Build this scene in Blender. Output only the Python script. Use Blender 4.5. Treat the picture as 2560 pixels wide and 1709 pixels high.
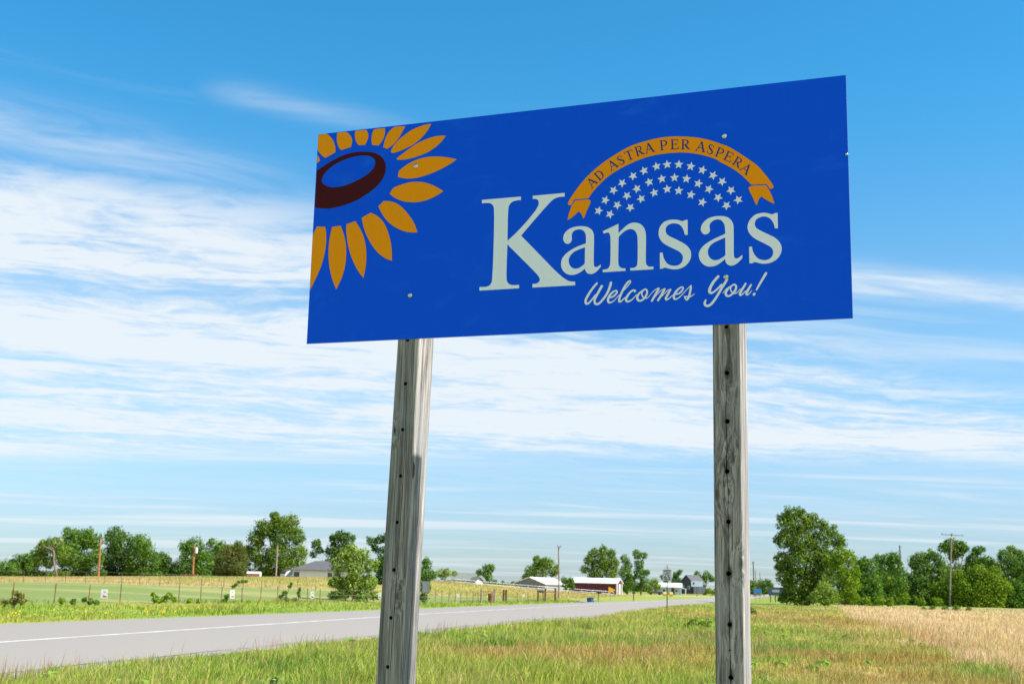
import bpy, math, random
import numpy as np
from mathutils import Vector, Matrix
from mathutils.geometry import tessellate_polygon

random.seed(7)
rng = np.random.default_rng(11)
SC = bpy.context.scene
COL = SC.collection
for _o in list(bpy.data.objects):
    bpy.data.objects.remove(_o)

# ------------------------------------------------------------------ camera
FPX = 3060.0            # focal length, in pixels of a 2560 px wide picture
PITCH, ROLL, EYE = math.radians(11.225), math.radians(1.5008), 1.70
_f = np.array([0, math.cos(PITCH), math.sin(PITCH)])
_r0 = np.array([1.0, 0, 0]); _u0 = np.cross(_r0, _f)
CR = math.cos(ROLL) * _r0 + math.sin(ROLL) * _u0
CU = -math.sin(ROLL) * _r0 + math.cos(ROLL) * _u0
CF = _f
cam_data = bpy.data.cameras.new('camera')
cam = bpy.data.objects.new('camera', cam_data); COL.objects.link(cam)
cam.matrix_world = Matrix(((CR[0], CU[0], -CF[0], 0), (CR[1], CU[1], -CF[1], 0), (CR[2], CU[2], -CF[2], EYE), (0, 0, 0, 1)))
cam_data.sensor_width = 36.0
cam_data.lens = FPX / 2560 * 36
cam_data.clip_start = 0.1; cam_data.clip_end = 9000
cam_data.dof.use_dof = True
cam_data.dof.focus_distance = 6.75
cam_data.dof.aperture_fstop = 7.1
SC.camera = cam

# ------------------------------------------------------------------ light
SUN_EL = math.radians(46.0)
SUN_AZ = math.radians(-18.3)      # from +X, anticlockwise
SUN_DIR = Vector((math.cos(SUN_EL) * math.cos(SUN_AZ), math.cos(SUN_EL) * math.sin(SUN_AZ), math.sin(SUN_EL)))
sd = bpy.data.lights.new('sun', 'SUN'); sd.energy = 4.8; sd.angle = math.radians(0.53); sd.color = (1.0, 0.95, 0.86)
sun = bpy.data.objects.new('sun', sd); COL.objects.link(sun)
sun.rotation_euler = SUN_DIR.to_track_quat('Z', 'Y').to_euler()
sun.location = (20, -10, 30)

W = bpy.data.worlds.new('World'); SC.world = W; W.use_nodes = True
nt = W.node_tree; nt.nodes.clear()
def N(t, tree=None, **kw):
    n = (tree or nt).nodes.new(t)
    for k, v in kw.items(): setattr(n, k, v)
    return n
def setin(n, i, v, tree):
    if hasattr(v, 'links') or hasattr(v, 'is_output'):
        tree.links.new(v, n.inputs[i])
    else:
        n.inputs[i].default_value = v
def mth(op, a, b=0.0, c=None, tree=None, clamp=False):
    tr = tree or nt
    n = tr.nodes.new('ShaderNodeMath'); n.operation = op; n.use_clamp = clamp
    setin(n, 0, a, tr); setin(n, 1, b, tr)
    if c is not None: setin(n, 2, c, tr)
    return n.outputs[0]
def sstep(x, a, b, tree=None):
    tr = tree or nt
    n = tr.nodes.new('ShaderNodeMapRange'); n.interpolation_type = 'SMOOTHSTEP'
    setin(n, 0, x, tr); n.inputs[1].default_value = a; n.inputs[2].default_value = b
    n.inputs[3].default_value = 0; n.inputs[4].default_value = 1
    return n.outputs[0]
def comb(x, y, z, tree=None):
    tr = tree or nt
    n = tr.nodes.new('ShaderNodeCombineXYZ'); setin(n, 0, x, tr); setin(n, 1, y, tr); setin(n, 2, z, tr)
    return n.outputs[0]
def noise(vec, scale, detail=4, rough=0.55, dist=0.0, tree=None):
    tr = tree or nt
    n = tr.nodes.new('ShaderNodeTexNoise'); n.inputs['Scale'].default_value = scale
    n.inputs['Detail'].default_value = detail; n.inputs['Roughness'].default_value = rough
    n.inputs['Distortion'].default_value = dist
    if vec is not None: tr.links.new(vec, n.inputs['Vector'])
    return n.outputs['Fac']
def mixc(fac, a, b, tree=None, blend='MIX'):
    tr = tree or nt
    n = tr.nodes.new('ShaderNodeMix'); n.data_type = 'RGBA'; n.blend_type = blend
    setin(n, 0, fac, tr)
    for i, v in ((6, a), (7, b)):
        if isinstance(v, tuple): n.inputs[i].default_value = (v + (1,))[:4]
        else: tr.links.new(v, n.inputs[i])
    return n.outputs[2]

SKY_STRENGTH = 0.105
sky = N('ShaderNodeTexSky', sky_type='NISHITA'); sky.sun_disc = False
sky.sun_elevation = SUN_EL; sky.sun_rotation = math.radians(108.3)
sky.altitude = 250; sky.air_density = 1.0; sky.dust_density = 0.35; sky.ozone_density = 2.6
tc = N('ShaderNodeTexCoord')
sx = N('ShaderNodeSeparateXYZ'); nt.links.new(tc.outputs['Generated'], sx.inputs[0])
dz = mth('MAXIMUM', sx.outputs[2], 0.0)
zc = mth('ADD', dz, 0.05)
PX = mth('DIVIDE', sx.outputs[0], zc); PY = mth('DIVIDE', sx.outputs[1], zc)
# streak coordinates in the plane of the cloud layer
ca, sa = math.cos(math.radians(13)), math.sin(math.radians(13))
QX = mth('ADD', mth('MULTIPLY', PX, ca), mth('MULTIPLY', PY, sa))
QY = mth('SUBTRACT', mth('MULTIPLY', PY, ca), mth('MULTIPLY', PX, sa))
warp = mth('MULTIPLY', mth('SUBTRACT', noise(comb(PX, PY, 0.0), 0.55, 3), 0.5), 0.9)
QYw = mth('ADD', QY, warp)
n1 = noise(comb(mth('MULTIPLY', QX, 0.30), mth('MULTIPLY', QYw, 1.5), 3.1), 1.0, 6, 0.58, 0.2)
n2 = noise(comb(mth('MULTIPLY', QX, 1.1), mth('MULTIPLY', QYw, 3.6), 7.7), 1.0, 7, 0.62, 0.5)
n3 = noise(comb(mth('MULTIPLY', QX, 7.0), mth('MULTIPLY', QYw, 11.0), 1.3), 1.0, 4, 0.6, 0.5)
edge = mth('SUBTRACT', mth('SUBTRACT', PY, mth('MULTIPLY', PX, 0.72)), 3.0)
edge = mth('ADD', edge, mth('MULTIPLY', mth('SUBTRACT', n1, 0.5), 0.9))
top = sstep(edge, -0.25, 0.75)
low = mth('ADD', PY, mth('MULTIPLY', PX, 0.15))
fade = mth('SUBTRACT', 1.0, mth('MULTIPLY', sstep(low, 5.9, 6.9), 0.85))
band = mth('MULTIPLY', top, fade)
wisp = mth('MULTIPLY', sstep(edge, -1.5, -0.2), mth('MULTIPLY', sstep(n1, 0.52, 0.72), 0.55))
dens = mth('ADD', mth('MULTIPLY', n1, 0.52), mth('ADD', mth('MULTIPLY', n2, 0.36), mth('MULTIPLY', n3, 0.27)))
body = mth('MULTIPLY', band, sstep(dens, 0.455, 0.665))
veil = mth('MULTIPLY', mth('MULTIPLY', sstep(edge, 0.0, 1.6), fade), 0.26)
nlow = noise(comb(mth('MULTIPLY', PX, 0.16), mth('MULTIPLY', PY, 1.0), 5.0), 1.0, 5, 0.6, 0.1)
lows = mth('MULTIPLY', sstep(low, 5.6, 6.8), mth('MULTIPLY', sstep(nlow, 0.48, 0.66), 0.7))
behind = mth('MULTIPLY', sstep(mth('MULTIPLY', PY, -1.0), 0.3, 2.0), mth('MULTIPLY', sstep(n1, 0.25, 0.55), 1.0))
def wisp_seg(x0, y0, x1, y1, w, amp, tail):
    L = math.hypot(x1 - x0, y1 - y0); ux, uy = (x1 - x0) / L, (y1 - y0) / L
    rx, ry = mth('SUBTRACT', PX, x0), mth('SUBTRACT', PY, y0)
    t = mth('DIVIDE', mth('ADD', mth('MULTIPLY', rx, ux), mth('MULTIPLY', ry, uy)), L)
    d = mth('DIVIDE', mth('ADD', mth('SUBTRACT', mth('MULTIPLY', ry, ux), mth('MULTIPLY', rx, uy)), mth('MULTIPLY', mth('SUBTRACT', n2, 0.5), w * 1.2)), w)
    g = mth('POWER', 2.718, mth('MULTIPLY', mth('MULTIPLY', d, d), -1.0))
    e = mth('MULTIPLY', sstep(t, -tail, 0.15), mth('SUBTRACT', 1.0, sstep(t, 0.35, 1.25)))
    wx = mth('ADD', mth('MULTIPLY', rx, ux), mth('MULTIPLY', ry, uy)); wy = mth('SUBTRACT', mth('MULTIPLY', ry, ux), mth('MULTIPLY', rx, uy))
    fib = noise(comb(mth('MULTIPLY', wx, 2.2), mth('MULTIPLY', wy, 7.0), x0), 1.0, 6, 0.62, 0.5)
    return mth('MULTIPLY', mth('MULTIPLY', g, e), mth('MULTIPLY', sstep(fib, 0.15, 0.80), amp))
named = wisp_seg(-1.02, 2.30, -0.50, 2.64, 0.12, 0.62, 1.2)
named = mth('MAXIMUM', named, wisp_seg(-0.54, 2.14, -0.20, 2.30, 0.05, 0.42, 0.2))
named = mth('MAXIMUM', named, wisp_seg(0.74, 3.16, 1.70, 3.36, 0.12, 1.15, 0.5))
cloud = mth('ADD', mth('MAXIMUM', mth('MAXIMUM', body, behind), mth('MAXIMUM', mth('MAXIMUM', wisp, named), lows)), veil, clamp=True)
cloud = mth('MULTIPLY', cloud, 0.93)
hsv = N('ShaderNodeHueSaturation'); hsv.inputs['Hue'].default_value = 0.488; hsv.inputs['Saturation'].default_value = 1.22; hsv.inputs['Value'].default_value = 1.0
nt.links.new(sky.outputs[0], hsv.inputs['Color'])
lum = 4.85
cl = N('ShaderNodeRGB'); cl.outputs[0].default_value = (lum * 0.90, lum * 0.97, lum * 1.03, 1)
grade = mixc(sstep(dz, 0.0, 0.20), (0.41, 0.54, 0.75), (0.95, 0.91, 0.92))
grade = mixc(sstep(dz, 0.17, 0.42), grade, (0.42, 0.98, 1.09))
clear = mixc(1.0, hsv.outputs[0], grade, None, 'MULTIPLY')
skymix = mixc(cloud, clear, cl.outputs[0])
bg = N('ShaderNodeBackground'); bg.inputs['Strength'].default_value = SKY_STRENGTH
nt.links.new(skymix, bg.inputs['Color'])
wo = N('ShaderNodeOutputWorld'); nt.links.new(bg.outputs[0], wo.inputs['Surface'])

SC.view_settings.view_transform = 'Standard'; SC.view_settings.look = 'None'
SC.view_settings.exposure = 0.90; SC.view_settings.gamma = 1.0; SC.view_settings.use_curve_mapping = False
SC.render.engine = 'CYCLES'
SC.cycles.max_bounces = 8; SC.cycles.diffuse_bounces = 3; SC.cycles.transmission_bounces = 4

# ------------------------------------------------------------------ layout helpers
def ray(px, py):
    d = CF * FPX + CR * (px - 1280.0) - CU * (py - 854.5)
    return d / d[1]
def hor(px): return 1462.0 + 0.0262 * (px - 1280.0)
def lin(c):  # sRGB 0-255 -> linear
    return tuple(((v / 255 / 12.92) if v / 255 <= 0.04045 else ((v / 255 + 0.055) / 1.055) ** 2.4) for v in c)

_h = np.random.default_rng(5).random((256, 256))
def vnoise(x, y, s=1.0, seed=0):
    x = np.asarray(x, float) / s + seed * 17.3; y = np.asarray(y, float) / s + seed * 9.1
    xi = np.floor(x).astype(int); yi = np.floor(y).astype(int); fx = x - xi; fy = y - yi
    fx = fx * fx * (3 - 2 * fx); fy = fy * fy * (3 - 2 * fy)
    a = _h[xi % 256, yi % 256]; b = _h[(xi + 1) % 256, yi % 256]; c = _h[xi % 256, (yi + 1) % 256]; d = _h[(xi + 1) % 256, (yi + 1) % 256]
    return a * (1 - fx) * (1 - fy) + b * fx * (1 - fy) + c * (1 - fx) * fy + d * fx * fy
def fnoise(x, y, s, seed=0):
    return 0.5 * vnoise(x, y, s, seed) + 0.3 * vnoise(x, y, s * 0.45, seed + 3) + 0.2 * vnoise(x, y, s * 0.2, seed + 5)
def ss(x, a, b):
    t = np.clip((np.asarray(x, float) - a) / (b - a), 0, 1); return t * t * (3 - 2 * t)

# road edges (ground metres)
FAR_Y = np.array([-300, 0, 40.5, 61.3, 82.4, 103.6, 133.7, 166, 200, 260, 330, 400, 517, 900, 1600])
FAR_X = np.array([-100, -26.4, -16.3, -11.0, -5.5, -0.3, 7.6, 16.2, 25.0, 40, 56, 71, 98, 190, 360])
NEAR_Y = np.array([-300, 0, 22, 35, 41.4, 55, 63, 69, 76, 88, 108.6, 130.9, 143, 182, 329, 517, 900, 1600])
NEAR_X = np.array([-87, -13.2, -8.2, -5.2, -3.6, -0.5, 1.2, 3.6, 5.6, 7.6, 12.0, 17.0, 20.2, 30.0, 66, 111, 204, 375])
LINE_Y = np.array([-300, 0, 28.4, 48.1, 58.7, 64.8, 75.2, 110, 170, 260, 400, 900])
LINE_X = np.array([-96, -18.5, -11.4, -7.4, -5.2, -3.9, -1.5, 6.5, 21.5, 45, 82, 202])
CREST_PX = np.array([-2000, 0, 400, 700, 900, 1100, 1200, 1300, 1400, 1540, 1640])
CREST_Z = np.array([0.5, 0.72, 1.44, 1.84, 2.05, 2.02, 1.84, 1.55, 0.85, 0.1, 0.0])
def side_far(x, y): return (np.interp(y, FAR_Y, FAR_X) - x) * 0.97
def side_near(x, y): return (x - np.interp(y, NEAR_Y, NEAR_X)) * 0.97
def terrain(x, y):
    x = np.asarray(x, float); y = np.asarray(y, float)
    s = side_far(x, y); t = side_near(x, y)
    pxz = 1280 + 3060 * np.where(y > 15, x / np.maximum(y, 15), -1.0)
    cz = np.interp(pxz, CREST_PX, CREST_Z)
    z = cz * ss(s, 6, 52) * (y > 15)
    z = z + np.where(s > 0, ss(s, 1, 8) * (fnoise(x, y, 14, 2) - 0.5) * 0.25, 0)
    und = (fnoise(x, y, 9, 4) - 0.5) * 0.35 + (fnoise(x, y, 2.6, 6) - 0.5) * 0.12
    z = z + np.where(t > 0, ss(t, 0.5, 6) * und * ss(np.hypot(x, y), 6, 14), 0)
    return z
def tz(x, y): return float(terrain(x, y))
def G(px, py):
    """ground point seen at a pixel"""
    d = ray(px, py); y = 6.0
    while y < 1500:
        if EYE + d[2] * y < tz(d[0] * y, y): break
        y *= 1.006
    return Vector((d[0] * y, y, tz(d[0] * y, y)))
def D(px, y, dz=0.0):
    """ground point on the bearing of px at depth y"""
    k = ray(px, hor(px) + 3); x = k[0] * y
    return Vector((x, y, tz(x, y) + dz))
def Z(px, py, y):
    return EYE + ray(px, py)[2] * y
def AT(px, py, y):
    d = ray(px, py); return Vector((d[0] * y, y, EYE + d[2] * y))

# ------------------------------------------------------------------ objects
def tag(o, label=None, cat=None, group=None, kind=None):
    if label: o['label'] = label
    if cat: o['category'] = cat
    if group: o['group'] = group
    if kind: o['kind'] = kind
    return o
def empty(name, loc, label, cat, group=None, rz=0.0):
    o = bpy.data.objects.new(name, None); COL.objects.link(o); o.location = loc; o.rotation_euler = (0, 0, rz)
    o.empty_display_size = 0.3
    return tag(o, label, cat, group)
def link(name, me, mats, parent=None):
    o = bpy.data.objects.new(name, me); COL.objects.link(o)
    if mats is not None:
        for m in (mats if isinstance(mats, (list, tuple)) else [mats]): me.materials.append(m)
    if parent is not None: o.parent = parent
    return o

class MB:
    def __init__(s, org=(0, 0, 0)): s.v = []; s.f = []; s.m = []; s.org = Vector(org); s.cur = 0
    def add(s, vs, fs):
        b = len(s.v); s.v += [tuple(Vector(p) - s.org) for p in vs]
        for f in fs: s.f.append([i + b for i in f]); s.m.append(s.cur)
        return s
    def box(s, c, size, rz=0.0, taper=1.0):
        hx, hy, hz = size[0] / 2, size[1] / 2, size[2] / 2
        cs, sn = math.cos(rz), math.sin(rz); vs = []
        for z in (-hz, hz):
            k = 1.0 if z < 0 else taper
            for x, y in ((-hx, -hy), (hx, -hy), (hx, hy), (-hx, hy)):
                x *= k; y *= k
                vs.append((c[0] + x * cs - y * sn, c[1] + x * sn + y * cs, c[2] + z))
        return s.add(vs, [(0, 3, 2, 1), (4, 5, 6, 7), (0, 1, 5, 4), (1, 2, 6, 5), (2, 3, 7, 6), (3, 0, 4, 7)])
    def tube(s, pts, rad, n=8, cap=True):
        pts = [Vector(p) for p in pts]; vs = []; fs = []
        for i, p in enumerate(pts):
            r = rad[i] if isinstance(rad, (list, tuple)) else rad
            t = (pts[min(i + 1, len(pts) - 1)] - pts[max(i - 1, 0)]).normalized()
            a = t.orthogonal().normalized() if abs(t.z) > 0.95 else t.cross(Vector((0, 0, 1))).normalized()
            b = t.cross(a).normalized()
            for k in range(n):
                th = 2 * math.pi * k / n; vs.append(p + (a * math.cos(th) + b * math.sin(th)) * r)
        for i in range(len(pts) - 1):
            for k in range(n):
                k2 = (k + 1) % n; fs.append((i * n + k, i * n + k2, (i + 1) * n + k2, (i + 1) * n + k))
        if cap: fs += [tuple(range(n - 1, -1, -1)), tuple(range((len(pts) - 1) * n, len(pts) * n))]
        return s.add(vs, fs)
    def prism(s, prof, a, b):
        """prof: polygon of offsets (Vector) swept from a to b"""
        n = len(prof); a = Vector(a); b = Vector(b)
        vs = [a + Vector(p) for p in prof] + [b + Vector(p) for p in prof]
        fs = [tuple(range(n - 1, -1, -1)), tuple(range(n, 2 * n))] + [(i, (i + 1) % n, n + (i + 1) % n, n + i) for i in range(n)]
        return s.add(vs, fs)
    def build(s, name, mats, parent=None, smooth=False):
        me = bpy.data.meshes.new(name); me.from_pydata(s.v, [], s.f); me.update()
        if isinstance(mats, (list, tuple)): me.polygons.foreach_set('material_index', s.m)
        if smooth: me.polygons.foreach_set('use_smooth', [True] * len(me.polygons))
        return link(name, me, mats, parent)

# ------------------------------------------------------------------ materials
def newmat(name):
    m = bpy.data.materials.new(name); m.use_nodes = True; t = m.node_tree; t.nodes.clear()
    o = t.nodes.new('ShaderNodeOutputMaterial'); return m, t, o
def pbr(name, col, rough=0.6, metal=0.0, spec=0.4, var=0.12, scale=3.0, bump=0.0, col2=None, stretch=(1, 1, 1)):
    m, t, o = newmat(name)
    b = t.nodes.new('ShaderNodeBsdfPrincipled'); t.links.new(b.outputs[0], o.inputs[0])
    b.inputs['Roughness'].default_value = rough; b.inputs['Metallic'].default_value = metal; b.inputs['Specular IOR Level'].default_value = spec
    tcn = t.nodes.new('ShaderNodeTexCoord'); mp = t.nodes.new('ShaderNodeMapping'); mp.inputs['Scale'].default_value = stretch
    t.links.new(tcn.outputs['Object'], mp.inputs[0])
    nz = noise(mp.outputs[0], scale, 5, 0.6, tree=t)
    c2 = col2 or tuple(v * (1 - var * 2) for v in col)
    c1 = tuple(min(v * (1 + var), 0.95) for v in col)
    t.links.new(mixc(sstep(nz, 0.3, 0.7, t), c2, c1, t), b.inputs['Base Color'])
    if bump:
        bn = t.nodes.new('ShaderNodeBump'); bn.inputs['Strength'].default_value = bump; bn.inputs['Distance'].default_value = 0.02
        t.links.new(nz, bn.inputs['Height']); t.links.new(bn.outputs[0], b.inputs['Normal'])
    return m
def leafmat(name, trans=0.3, tint=(0.9, 1.0, 0.25)):
    m, t, o = newmat(name)
    at = t.nodes.new('ShaderNodeAttribute'); at.attribute_name = 'tint'
    a = t.nodes.new('ShaderNodeBsdfDiffuse'); b = t.nodes.new('ShaderNodeBsdfTranslucent'); mx = t.nodes.new('ShaderNodeMixShader')
    mx.inputs[0].default_value = trans
    t.links.new(at.outputs['Color'], a.inputs[0])
    br = mixc(0.6, at.outputs['Color'], tint, t, 'MULTIPLY'); t.links.new(br, b.inputs[0])
    t.links.new(a.outputs[0], mx.inputs[1]); t.links.new(b.outputs[0], mx.inputs[2]); t.links.new(mx.outputs[0], o.inputs[0])
    return m
LEAF = leafmat('foliage', 0.28)
BLADE = leafmat('grass_blade', 0.3, (0.95, 1.0, 0.5))
BARK = pbr('bark', (0.16, 0.12, 0.09), 0.9, var=0.3, scale=4, bump=0.6, stretch=(1, 1, 0.2))
RUST = pbr('rusty_steel', (0.26, 0.10, 0.06), 0.85, var=0.3, scale=8)
WIRE = pbr('galvanised_wire', (0.28, 0.27, 0.26), 0.5, metal=0.5)
GALV = pbr('galvanised_steel', (0.45, 0.46, 0.47), 0.45, metal=0.7, scale=6)
WPOLE = pbr('grey_pole_wood', (0.30, 0.24, 0.19), 0.9, var=0.2, scale=3, stretch=(4, 4, 0.3))
OPOLE = pbr('orange_pole_wood', (0.40, 0.15, 0.06), 0.9, var=0.2, scale=3, stretch=(4, 4, 0.3))
DPOLE = pbr('dark_pole_wood', (0.12, 0.10, 0.085), 0.9, var=0.2, scale=3, stretch=(4, 4, 0.3))
FWOOD = pbr('fence_wood', (0.30, 0.24, 0.20), 0.9, var=0.25, scale=4, stretch=(4, 4, 0.4))
FWOODR = pbr('red_brown_fence_wood', (0.15, 0.065, 0.045), 0.9, var=0.25, scale=4, stretch=(4, 4, 0.4))
WHITE = pbr('white_paint', (0.78, 0.78, 0.76), 0.5, var=0.04)
WMETAL = pbr('white_roof_metal', (0.80, 0.80, 0.79), 0.45, var=0.03, scale=1.0)
REDM = pbr('red_siding', (0.095, 0.013, 0.024), 0.6, var=0.12, scale=1.5)
GREYS = pbr('grey_siding', (0.20, 0.20, 0.19), 0.7, var=0.12)
LBLUE = pbr('pale_blue_siding', (0.42, 0.53, 0.58), 0.7, var=0.06)
DARKS = pbr('dark_grey_siding', (0.055, 0.06, 0.075), 0.7, var=0.15)
SHING = pbr('grey_shingle', (0.105, 0.103, 0.108), 0.9, var=0.15, scale=4)
SHING2 = pbr('greenish_shingle', (0.20, 0.22, 0.18), 0.9, var=0.12, scale=4)
SIDE = pbr('pale_green_siding', (0.58, 0.66, 0.60), 0.7, var=0.05)
BRICKM = pbr('brown_brick', (0.13, 0.075, 0.065), 0.9, var=0.25, scale=6)
BLACKP = pbr('black_paint', (0.02, 0.02, 0.022), 0.45, var=0.1)
BLUEP = pbr('blue_plastic', (0.02, 0.085, 0.27), 0.45, var=0.1)
DBLUEP = pbr('dark_blue_plastic', (0.015, 0.03, 0.07), 0.5, var=0.1)
YEL = pbr('yellow_sheeting', (0.72, 0.36, 0.01), 0.45, var=0.05)
BSIGN = pbr('blue_sheeting', (0.01, 0.16, 0.50), 0.45, var=0.05)
SIGNW = pbr('white_sheeting', (0.72, 0.74, 0.75), 0.4, var=0.04)
SIGNBK = pbr('sign_back_grey', (0.13, 0.135, 0.14), 0.5, metal=0.3, var=0.1)
REDP = pbr('red_paint', (0.5, 0.05, 0.03), 0.5)
HAYB = pbr('yellow_bale', (0.70, 0.42, 0.10), 0.9, var=0.15)
RUBBER = pbr('rubber', (0.02, 0.02, 0.02), 0.8)
CARW = pbr('white_car_paint', (0.75, 0.75, 0.75), 0.3)
def glass():
    m, t, o = newmat('window_glass'); b = t.nodes.new('ShaderNodeBsdfPrincipled'); t.links.new(b.outputs[0], o.inputs[0])
    b.inputs['Base Color'].default_value = (0.03, 0.045, 0.055, 1); b.inputs['Roughness'].default_value = 0.06; b.inputs['Specular IOR Level'].default_value = 0.8
    return m
GLASS = glass()

# ------------------------------------------------------------------ ground, road
HAY_PIX = [(-900, 1446), (0, 1455), (350, 1462), (700, 1472), (900, 1478), (1053, 1487), (1200, 1491), (1350, 1497), (1450, 1496), (1540, 1491), (1640, 1488)]
_hb = [G(*p) for p in HAY_PIX]
HB_A = np.array([p.x / p.y for p in _hb]); HB_Y = np.array([p.y for p in _hb])
MEAD_PIX = [(2085, 1516), (2120, 1540), (2200, 1570), (2300, 1605), (2400, 1650), (2500, 1705), (2600, 1790)]
_mb = [G(px, py) for px, py in MEAD_PIX]
MB_A = np.array([p.x / p.y for p in _mb]); MB_Y = np.array([p.y for p in _mb])
FENCE_PIX = [(-200, 1501), (30, 1505), (134, 1507), (220, 1508), (299, 1507), (446, 1507), (501, 1507), (552, 1506), (604, 1506), (650, 1506), (692, 1506), (768, 1505), (799, 1505), (880, 1505), (960, 1507),
             (1087, 1508), (1104, 1508), (1121, 1507.5), (1138, 1507), (1152, 1507), (1167, 1507), (1182, 1506.5), (1195, 1506), (1203, 1506), (1236, 1506), (1265, 1505), (1293, 1505), (1320, 1504), (1345, 1503), (1363, 1503), (1388, 1502)]
_fp = [G(*p) for p in FENCE_PIX]
FN_Y = np.array([p.y for p in _fp]); FN_X = np.array([p.x for p in _fp]); _o = np.argsort(FN_Y); FN_Y, FN_X = FN_Y[_o], FN_X[_o]

def mixn(a, b, t):
    t = np.asarray(t)[..., None]; return np.asarray(a) * (1 - t) + np.asarray(b) * t
GREEN = np.array([0.225, 0.300, 0.046]); DGREEN = np.array([0.090, 0.190, 0.032]); YGREEN = np.array([0.345, 0.345, 0.070])
STRAW = np.array([0.52, 0.40, 0.165]); TAN = np.array([0.62, 0.45, 0.285]); RUSTY = np.array([0.38, 0.215, 0.085]); MOWN = np.array([0.205, 0.262, 0.072])
def meadow_mask(x, y):
    a = x / np.maximum(y, 1); lim = np.interp(a, MB_A, MB_Y, left=1e6)
    w = (fnoise(x, y, 7, 9) - 0.5) * 22 + (fnoise(x, y, 2.2, 19) - .5) * 9
    far = ss(y, 165, 185)
    return np.where(a < MB_A[0] - 0.004, 0, ss(y + w - lim, -5, 7)) * (1 - far * ss(fnoise(x, y, 10, 2), 0.4, 0.5))
RUT = G(1735, 1590)
def ground_colour(x, y):
    x = np.asarray(x, float); y = np.asarray(y, float)
    s = side_far(x, y); t = side_near(x, y); a = x / np.maximum(y, 1)
    n1 = fnoise(x, y, 8, 1); n2 = fnoise(x, y, 3.0, 7); n3 = fnoise(x, y, 20, 12)
    c = mixn(GREEN, DGREEN, ss(n2, 0.5, 0.75)); c = mixn(c, YGREEN, ss(n1, 0.38, 0.62) * (0.55 + .3 * ss(a, -.05, .15)))
    # near side: yellow-green to straw and rusty patches towards the right
    rt = ss(a, 0.0, 0.30)
    patch = ss(n1 + 0.42 * ss(a, 0.15, 0.32) - .08, 0.50, 0.70)
    near = mixn(c, STRAW, patch * (0.25 + 0.30 * rt)); near = mixn(near, DGREEN * 1.3, ss(fnoise(x * .6, y, 6, 51), .56, .68) * .75); near = mixn(near, RUSTY, ss(fnoise(x * .5, y, 9, 33) + 0.17 * ss(a, .12, .3), 0.60, 0.75) * 0.75)
    m = meadow_mask(x, y)
    near = mixn(near, mixn(TAN, STRAW, ss(n2, 0.4, 0.6) * .45), m)
    near = mixn(near, RUSTY, m * ss(np.interp(a, MB_A, MB_Y, left=0) + 22 - y, 0, 16) * 0.55 * ss(n2, 0.3, 0.6))
    far_mead = ss(y, 130, 175) * (t > 0)
    near = mixn(near, GREEN, far_mead * 0.7)
    q = np.exp(-((x - RUT.x) / 0.9) ** 2 - ((y - RUT.y) / 2.2) ** 2); near = mixn(near, np.array([0.20, 0.12, 0.06]), np.clip(q * 1.4, 0, .95))
    # far side of the road
    fx = side_far(x, y) - (np.interp(y, FAR_Y, FAR_X) - np.interp(y, FN_Y, FN_X)) * 0.97   # >0 beyond the fence
    ln = fnoise(x * 0.12, y, 5, 41)
    mown = mixn(MOWN, STRAW, ss(ln, 0.5, 0.8) * 0.45); mown = mixn(mown, GREEN * .8, ss(n3, .5, .7) * .35)
    hb = np.interp(a, HB_A, HB_Y)
    hay = mixn(STRAW * .95, YGREEN, ss(fnoise(x * .35, y, 16, 44), 0.40, 0.62) * 0.65); hay = mixn(hay, TAN, ss(n1, 0.5, 0.7) * 0.4)
    verge = mixn(GREEN * 1.12, YGREEN, ss(n1, 0.35, 0.7) * 0.8)
    farc = mixn(verge, mown, ss(fx, -0.8, 0.8))
    farc = mixn(farc, hay, ss(y - hb, -1.5, 3) * (y > 30))
    farc = mixn(farc, verge, (ss(a, 0.055, 0.075) * (1 - ss(y, 215, 245)))* 0.8)
    out = np.where((s > 0)[..., None], farc, near)
    out = mixn(out, GREEN * 0.9, ss(np.hypot(x, y), 330, 480))
    return out

def colour_attr(me, name, arr):
    at = me.attributes.new(name, 'FLOAT_COLOR', 'POINT')
    at.data.foreach_set('color', np.hstack([arr, np.ones((len(arr), 1))]).astype(np.float32).ravel())

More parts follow.
